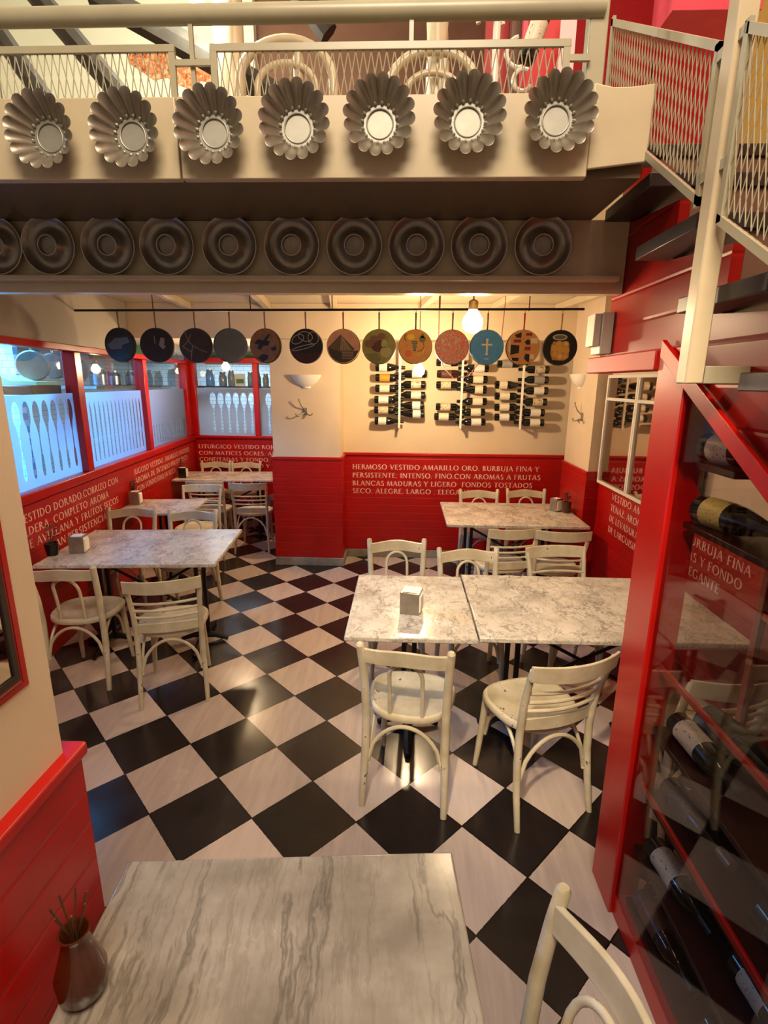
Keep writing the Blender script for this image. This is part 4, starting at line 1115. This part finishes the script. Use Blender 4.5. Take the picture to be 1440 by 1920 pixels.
art(p, 'pale_label', '#E6D2A4', lambda m: m.box(.052, .03, FZ - .0005, .105, .068, FZ))
art(p, 'pale_label', '#E6D2A4', lambda m: m.box(.052, -.085, FZ - .0005, .085, -.05, FZ))
art(p, 'pale_label', '#E6D2A4', lambda m: m.prism([(-.11, .04), (-.098, .05), (-.098, -.045), (-.112, -.03)], FZ - .0005, FZ))
p = make_pan(1.18, 'black pan painted with a glass jar of round yellow fruit, rightmost', fp('pan_jet', '#15110F', .2), handle='brass')
art(p, 'jar_shape', '#B98C4A', lambda m: m.prism([(-.055, .045), (.055, .045), (.066, .02), (.066, -.07), (.03, -.095), (-.055, -.09), (-.075, -.04), (-.07, .02)], FZ - .0009, FZ - .0002))
art(p, 'jar_lid', '#C9C3B2', lambda m: disc_poly(m, -.01, .075, .055, .022, FZ - .0002))
art(p, 'lid_hollow', '#6E6450', lambda m: disc_poly(m, -.01, .075, .044, .015, FZ + .0005))
def peaches(m):
    for (x, y, r) in ((-.012, .028, .022), (.035, .025, .024), (-.045, -.005, .024), (.0, -.015, .027), (.045, -.02, .024), (-.04, -.05, .022), (.0, -.065, .026), (.04, -.065, .02)): disc_poly(m, x, y, r, r, FZ + random.uniform(-.0004, .0004), 16)
art(p, 'round_fruit', '#DDA648', peaches)
art(p, 'fruit_centres', '#F0CF86', lambda m: (disc_poly(m, .04, .028, .010, .010, FZ + .0012), disc_poly(m, .0, -.065, .011, .011, FZ + .0012)))

# ------------------------------------------------------------------ bulbs
def bulb(loc, r, label, power, cord_top, color=WARM, mat='bulb', cord='cord_red'):
    t = thing('hanging_bulb', label, 'light bulb', loc, 0, 'bare hanging bulbs')
    if mat not in M: M[mat] = emit(mat, color, power / (4 * PI) / (PI * r * r))
    MB().lathe([(.0001, -r), (r * .5, -r * .87), (r * .87, -r * .5), (r, 0), (r * .9, r * .45), (r * .62, r * .85), (r * .42, r * 1.15), (r * .40, r * 1.25)], 24).build('glass_globe', mat, t)
    MB().lathe([(r * .44, r * 1.2), (r * .46, r * 1.25), (r * .46, r * 1.95), (r * .30, r * 2.1), (.003, r * 2.2)], 18).build('socket', 'brass', t)
    if cord_top: MB().tube([(0, 0, r * 2.1), (.001, 0, (cord_top - loc[2]) * .6), (0, 0, cord_top - loc[2])], .0035, 8).build('cord', cord, t)
    return t
bulb((.286, 2.35, 2.140), .0435, 'bright round bulb on a pink cord in front of the blue pan', 9, 2.609, mat='lit_globe_1')
bulb((.12, 4.46, 1.985), .045, 'glowing bulb hanging below the fruit pan before the left wine rack', 46, 2.609, mat='lit_globe_2')
bulb((-1.93, 5.75, 2.035), .042, 'glowing bulb in the alcove below the slate-blue pan', 24, 2.288, mat='lit_globe_3')
bulb((-3.28, 5.6, 2.00), .045, 'round bulb seen through the kitchen window beside the mullion', 4, 2.288, mat='bulb_far')
bulb((-2.16, 7.75, 2.07), .045, 'bulb glowing behind the alcove window mullion', 4, 2.288, mat='bulb_far')
bulb((-3.5, 8.2, 2.03), .04, 'small distant bulb inside the kitchen', 3, 2.288, mat='bulb_far')
sp = thing('ceiling_spotlight', 'bright round spotlight above the mezzanine railing', 'spotlight', (-.905, 2.62, 3.47))
MB().lathe([(.0001, -.03), (.030, -.02), (.036, .0), (.036, .04), (.0001, .05)], 20, frame=Matrix.Rotation(math.radians(40), 4, 'X')).build('lamp_face', 'spot_glow', sp)
MB().tube([(0, .01, .03), (0, .02, 1.48)], .012, 8).build('stem', 'grey_paint', sp)
# loose cords by the second bulb
tag(MB().tube([(.26, 4.35, 2.608), (.27, 4.36, 2.16), (.31, 4.38, 2.02), (.40, 4.38, 1.93), (.52, 4.38, 1.945), (.60, 4.38, 2.05), (.70, 4.38, 2.09), (.76, 4.36, 2.14), (.78, 4.35, 2.608)], .0035, 6).build('loop_cord', 'cord_red'), 'thin cord looping down beneath the coral and blue pans', 'cord')

# ------------------------------------------------------------------ sconces and coat hooks
def sconce(fm, label):
    t = thing('wall_sconce', label, 'wall sconce', tuple(fm.translation), 0, 'half bowl wall sconces')
    rot = fm.to_3x3().to_4x4()
    mb = MB(); mb.M = rot; n = 20; vs = []; fs = []
    prof = [(.150, .112), (.147, .10), (.118, .05), (.075, .015), (.042, .0), (.042, -.014), (.001, -.016)]
    prof_i = [(.142, .110), (.110, .052), (.07, .022), (.001, .015)]
    for PR, sg in ((prof, 1), (prof_i, -1)):
        vs = []; fs = []
        for (r, h) in PR:
            for k in range(n + 1):
                a = PI * k / n; vs.append((r * math.cos(a), r * .62 * math.sin(a), h - .05))
        for i in range(len(PR) - 1):
            for k in range(n): fs.append((i*(n+1) + k, i*(n+1) + k + 1, (i+1)*(n+1) + k + 1, (i+1)*(n+1) + k))
        mb.add(vs, fs)
    rim = []
    for k in range(n + 1):
        a = PI * k / n; rim += [(.150 * math.cos(a), .150 * .62 * math.sin(a), .062), (.142 * math.cos(a), .142 * .62 * math.sin(a), .060)]
    mb.add(rim, [(2*k, 2*k + 1, 2*k + 3, 2*k + 2) for k in range(n)])
    mb.build('plaster_bowl', 'white_china', t)
    mb = MB(); mb.M = rot; mb.box(-.05, .001, -.05, .05, .012, .04); mb.build('wall_plate', 'white_china', t)
    return t
sconce(frame((-.955, 5.1893, 1.895), (-1, 0, 0), (0, -1, 0), (0, 0, 1)), 'white half-bowl sconce on the cream pier')
sconce(frame((1.5995, 4.93, 1.915), (0, 1, 0), (-1, 0, 0), (0, 0, 1)), 'white half-bowl sconce on the right wall beside the mirror')
def hook(fm, label):
    t = thing('coat_hook', label, 'coat hook', tuple(fm.translation), 0, 'three-pronged coat hooks')
    mb = MB(); mb.M = fm.to_3x3().to_4x4(); mb.box(-.022, .0005, -.03, .022, .008, .04); mb.build('plate', 'tin_dark', t, .002)
    for pts in ([(0, .006, .02), (-.03, .04, .06), (-.045, .06, .11), (-.05, .06, .13)], [(-.01, .006, -.01), (-.05, .05, -.035), (-.075, .06, -.03), (-.085, .055, -.015)], [(.01, .006, -.01), (.05, .05, -.03), (.072, .06, -.025), (.08, .055, -.01)]):
        mb = MB(); mb.M = fm.to_3x3().to_4x4(); mb.tube(pts, [.006, .006, .006, .008], 8); mb.build('prong', 'tin_dark', t)
    return t
hook(frame((-.975, 5.189, 1.60), (1, 0, 0), (0, -1, 0), (0, 0, 1)), 'metal three-prong coat hook on the cream pier under the sconce')
hook(frame((1.5995, 4.78, 1.60), (0, -1, 0), (-1, 0, 0), (0, 0, 1)), 'metal three-prong coat hook on right wall under the sconce')

# ------------------------------------------------------------------ kitchen behind the windows
def tiles():
    t = NT('kitchen_wall_tiles', hexc('#CFE2E8'), .25)
    co = t.coord(); br = t.node('ShaderNodeTexBrick'); mp = t.node('ShaderNodeMapping'); mp.inputs['Rotation'].default_value = (PI/2, 0, 0)
    t.l.new(co, mp.inputs[0]); t.l.new(mp.outputs[0], br.inputs['Vector'])
    br.inputs['Color1'].default_value = hexc('#D2E4EA'); br.inputs['Color2'].default_value = hexc('#C4DAE4'); br.inputs['Mortar'].default_value = hexc('#7FA0B4')
    br.inputs['Scale'].default_value = 4.0; br.inputs['Mortar Size'].default_value = .012
    t.base(br.outputs[0]); return t.m
M['ktile'] = tiles()
struct(box('wall_kitchen_left', 'ktile', (-4.75, 1.2, 0, -4.65, 9.4, 2.7)))
struct(box('wall_kitchen_back', 'ktile', (-4.64, 8.9, 0, -1.0, 9.0, 2.287)))
struct(box('wall_kitchen_partition', 'ktile', (-4.64, 5.05, 0, -3.75, 5.12, 2.6)))
struct(box('ceiling_kitchen', 'white_china', (-4.75, 1.2, 2.701, -2.25, 5.51, 2.75)))
tag(box('green_valance', 'green', (-3.7, 6.2, 2.13, -3.0, 6.22, 2.287)), 'green fabric valance hanging inside the kitchen', 'valance')
tag(box('green_awning', 'green', (-2.85, 7.6, 2.12, -1.4, 7.62, 2.287)), 'green fabric strip above the jars behind the alcove window', 'valance')
def kpan(loc, r, label, rx):
    t = thing('hanging_pan', label, 'pan', loc, 0, 'pans hanging in the kitchen'); t.rotation_euler = (rx, 0, .5)
    MB().lathe([(.0001, .02), (r * .9, .02), (r, -.02), (r * .97, -.02), (r * .88, .014), (.0001, .014)], 30, frame=YF((0, 0, 0)), closed=True).build('pan_bowl', 'steel', t)
    MB().tube([(0, 0, r), (0, .0, r + .13)], .007, 6).build('handle', 'steel', t); return t
kpan((-3.08, 4.35, 2.00), .125, 'large frying pan hanging behind the first kitchen window', 0)
kpan((-3.035, 4.55, 2.005), .11, 'second pan hanging just behind the large frying pan', 0)
kpan((-2.992, 4.75, 1.985), .13, 'lower pan hanging nearest the window mullion', 0)
kr = thing('pan_hanging_bar', 'steel bar carrying the pans behind the first kitchen window', 'rail', (-3.0, 4.5, 2.7))
part(MB().tube([(-3.1, 4.25, 2.24), (-2.95, 4.95, 2.24)], .008, 8).build('bar', 'steel'), kr)
for q in ((-3.08, 4.33), (-2.97, 4.85)): part(MB().tube([(q[0], q[1], 2.24), (q[0], q[1], 2.70)], .005, 6).build('drop_rod', 'steel'), kr)
kc = thing('kitchen_crate', 'black tray with a pale green lid behind first kitchen window', 'tray', (-2.78, 3.95, 1.78))
part(box('tray_body', 'blk', (-2.98, 3.72, 1.78, -2.66, 4.05, 1.85), None, .01), kc)
part(MB().prism([(-.17, .0), (.17, .0), (.16, .025), (-.02, .03), (-.13, .07), (-.15, .06)], -.12, .12, frame((-2.82, 3.88, 1.8505), (1, 0, 0), (0, 0, 1), (0, -1, 0))).build('tray_lid', plain('pale_green_lid', '#A8D8A0', .4)), kc)
ks = thing('kitchen_counter', 'steel worktop and shelf unit inside the kitchen', 'counter', (-3.5, 5.9, 0))
part(box('worktop', 'steel', (-3.74, 5.3, .90, -3.05, 7.0, .94), None), ks)
part(box('cabinet_body', 'steel', (-3.72, 5.35, 0, -3.1, 6.95, .899), None), ks)
part(box('upper_shelf', 'tin_dark', (-3.74, 5.3, 1.80, -3.12, 7.0, 1.83), None), ks)
def jar(loc, r, h, mat, label, lid='steel', group='jars on the kitchen shelves', cat='jar', name='glass_jar'):
    t = thing(name, label, cat, loc, 0, group)
    MB().lathe([(r * .9, 0), (r, .01), (r, h * .75), (r * .8, h * .88), (r * .7, h)], 18).build('jar_body', mat, t)
    MB().lathe([(r * .74, h), (r * .76, h + .004), (r * .76, h + .024), (.0001, h + .028)], 18).build('lid', lid, t); return t
M['jar_glass'] = plain('cloudy_jar_glass', '#8F959C', .12, 0, .8)
M['blue_glass'] = plain('blue_glass', '#6E9AD8', .1, 0, .8)
jx = [(-2.70, .06, .20, 'blue_glass', 'tall blue jug-like jar at left end of alcove window shelf'), (-2.52, .055, .17, 'jar_glass', 'glass jar beside the blue one on alcove window shelf'),
      (-2.40, .05, .19, 'jar_glass', 'glass jar immediately left of the picture card behind alcove window'), (-2.13, .045, .17, 'jar_glass', 'glass jar immediately right of the picture card behind alcove window'),
      (-2.03, .04, .16, 'terracotta', 'brown-filled jar right of card, near window mullion'), (-1.92, .04, .15, 'jar_glass', 'jar just past the mullion on alcove window shelf'), (-1.78, .045, .14, 'terracotta', 'dark jar by the pier on alcove window shelf')]
js = thing('jar_shelf', 'dark shelf of jars just behind the alcove window', 'shelf', (-2.1, 7.36, 0))
part(box('shelf_board', 'dark_wood', (-2.84, 7.26, 1.80, -1.34, 7.46, 1.822), None), js)
for x in (-2.86, -1.34): part(box('side_panel', 'dark_wood', (x, 7.26, 0, x + .02, 7.46, 1.822), None), js)
for x, r, h, m, l in jx: jar((x, 7.36, 1.8225), r, h, m, l)
cd = thing('picture_card', 'white card with green picture between jars behind the alcove window', 'card', (-2.27, 7.34, 1.8225))
part(box('card_board', 'paper', (-2.345, 7.33, 1.823, -2.20, 7.338, 1.99), None), cd)
part(box('green_picture', 'green', (-2.325, 7.3285, 1.86, -2.22, 7.3297, 1.92), None), cd)
M['steel_blue'] = plain('steel_pot', '#9FA8B8', .25, .9)
for k, (x, y, r, h, l) in enumerate(((-3.35, 5.75, .09, .16, 'steel stock pot on kitchen shelf nearest the mullion'), (-3.4, 6.15, .08, .14, 'second steel pot along the kitchen shelf'), (-3.4, 6.6, .09, .15, 'steel pot at the far end of the kitchen shelf'))):
    jar((x, y, 1.8305), r, h, 'steel_blue', l, group='steel pots on the kitchen shelf', cat='pot', name='stock_pot')

# ------------------------------------------------------------------ upstairs furnishings
def beam(a, b, w, name, mat, label=None, cat=None):
    o = MB().tube([a, b], w, 8).build(name, mat)
    return o
for (a, b, w) in (((-1.80, 2.8, 3.70), (-1.28, 2.82, 3.10), .048), ((-1.46, 2.85, 3.62), (-.62, 2.9, 3.22), .060), ((-2.5, 3.1, 4.2), (-1.9, 3.1, 3.3), .05), ((-.9, 3.3, 4.25), (-.45, 3.4, 3.75), .06)):
    struct(beam(a, b, w, 'roof_timber', 'beam_wood'))
struct(MB().tube([(-.80, 2.7, 2.80), (-.80, 2.7, 4.95)], .065, 20).build('upstairs_column', 'cream_gloss'))
tw = MB(); n = 40; seg = 24
vs = []; fs = []
for i in range(seg + 1):
    z = 2.78 + i * .09
    for k in range(n):
        a = 2 * PI * k / n; r = .045 + .006 * math.sin(5 * a + z * 40); vs.append((.12 + r * math.cos(a), 2.7 + r * math.sin(a), z))
for i in range(seg):
    for k in range(n): fs.append((i*n + k, i*n + (k+1) % n, (i+1)*n + (k+1) % n, (i+1)*n + k))
struct(tw.add(vs, fs).build('twisted_column', 'cream_gloss'))
def big_arch(cx, y, r, zb, label):
    t = thing('bentwood_armchair', label, 'chair', (cx, y, 2.76), 0, 'upstairs bentwood armchairs')
    mb = MB(); pts = [(-r, 0, 0.1)] + [(r * math.cos(PI - PI * i / 16), 0, zb + r * .75 * math.sin(PI * i / 16)) for i in range(17)] + [(r, 0, .1)]
    mb.tube(pts, .020, 10); mb.build('outer_hoop', 'cream_gloss', t)
    r2 = r * .62; mb = MB(); pts = [(-r2, 0, .1)] + [(r2 * math.cos(PI - PI * i / 14), 0, zb + r2 * .7 * math.sin(PI * i / 14) - .02) for i in range(15)] + [(r2, 0, .1)]
    mb.tube(pts, .014, 10); mb.build('inner_hoop', 'cream_gloss', t)
    MB().tube([(0.05, .02, 0), (.05, .02, zb + r * .6)], .022, 10).build('back_post', 'cream_gloss', t)
    MB().lathe([(r * .9, .40), (r * .95, .42), (r * .9, .44)], 24, frame=T(0, .2, -.33)).build('seat', 'cream_gloss', t)
    for s in (-1, 1): MB().tube([(s * r * .6, .35, 0), (s * r * .6, .35, .1)], .016, 8).build('leg', 'cream_gloss', t)
    return t
big_arch(-.52, 2.55, .20, .36, 'bentwood hoop chair upstairs behind the railing, left of centre')
big_arch(.10, 2.62, .19, .36, 'bentwood hoop chair upstairs behind the railing, by the twisted column')
# scrolled coat stand
cs = thing('scrolled_coat_stand', 'white bentwood coat stand with curled arms beside the red panels upstairs', 'coat stand', (.36, 2.6, 2.76))
MB().tube([(0, 0, 0), (0, 0, .75)], .016, 10).build('pole', 'white_china', cs)
for (cx, cz, r, a0, a1) in ((.10, .48, .055, 100, 420), (.09, .60, .07, -60, 200), (-.03, .60, .05, -20, 200), (.12, .38, .04, 60, 330)):
    pts = [(cx + r * math.cos(math.radians(a0 + (a1 - a0) * i / 20)), 0, cz + r * math.sin(math.radians(a0 + (a1 - a0) * i / 20))) for i in range(21)]
    MB().tube(pts, .0095, 8).build('curled_arm', 'white_china', cs)
struct(box('upstairs_post', 'brown', (.52, 3.2, 2.78, .62, 3.3, 4.94)))
tag(box('pink_screen', 'pink', (.56, 3.10, 2.78, .80, 3.14, 4.2)), 'pink lit panel upstairs behind the coat stand', 'panel')
tag(box('red_panel', 'brick_red', (.40, 3.30, 2.78, .555, 3.34, 4.6)), 'deep red panel upstairs between coat stand and pink panel', 'panel')
ps = thing('poster', 'pale pink poster strip between red panels at the rail corner', 'poster', (.80, 2.75, 3.2))
part(box('sheet', plain('pale_poster', '#F0C9C9', .6), (.665, 2.78, 3.05, .735, 2.785, 3.52), None), ps)
part(box('lower_sheet', 'tan', (.66, 2.775, 2.762, .735, 2.779, 3.10), None), ps)
tag(box('scarlet_hanging', plain('scarlet', '#C40E12', .5), (.55, 2.90, 2.78, .70, 2.93, 3.6)), 'scarlet narrow hanging left of the pale poster', 'hanging')
for k, (x, y, z, l) in enumerate(((.44, 2.35, 3.08, 'dark bottle hanging in front of the pink panel upstairs'), (.93, 2.4, 3.62, 'dark bottle at the top edge above the stair mesh'))):
    o = make_bottle(False, 'cream'); q = Vector((.35, 0, 1)).normalized().to_track_quat('Z', 'Y'); o.rotation_euler = q.to_euler(); o.location = (x, y, z)
    tag(o, l, 'wine bottle', 'bottles upstairs'); o.scale = (.9, .9, .9)
tag(box('pink_box', 'pink', (1.05, 2.55, 3.35, 1.40, 2.75, 3.95)), 'bright pink box form above the stairs at the top edge', 'panel')
tag(box('tan_board', 'tan', (1.8715, 1.6, 2.25, 1.8795, 3.6, 4.0)), 'tan yellow board on the red stairwell wall', 'board')
LP = [(-1.41, 3.52), (-1.33, 3.50), (-1.255, 3.53), (-1.20, 3.47), (-1.12, 3.45), (-1.06, 3.48), (-.99, 3.46), (-.97, 3.40), (-1.0, 3.355), (-1.06, 3.37), (-1.10, 3.33), (-1.17, 3.35), (-1.23, 3.385), (-1.30, 3.375), (-1.37, 3.42), (-1.42, 3.45)]
M['rust'] = art_noise('rust_mottle', [(.35, '#8E3A1C'), (.5, '#C87A4A'), (.65, '#D9B48A')], 30, 1)
tag(MB().prism([(x * 1.605, 1.892 + (z - 1.892) * 1.605) for x, z in LP], 0, .012, YF((0, 4.899, 0))).build('rust_leaf', 'rust'), 'rust coloured leaf shape on the pale upstairs wall seen through the railing mesh', 'decoration')
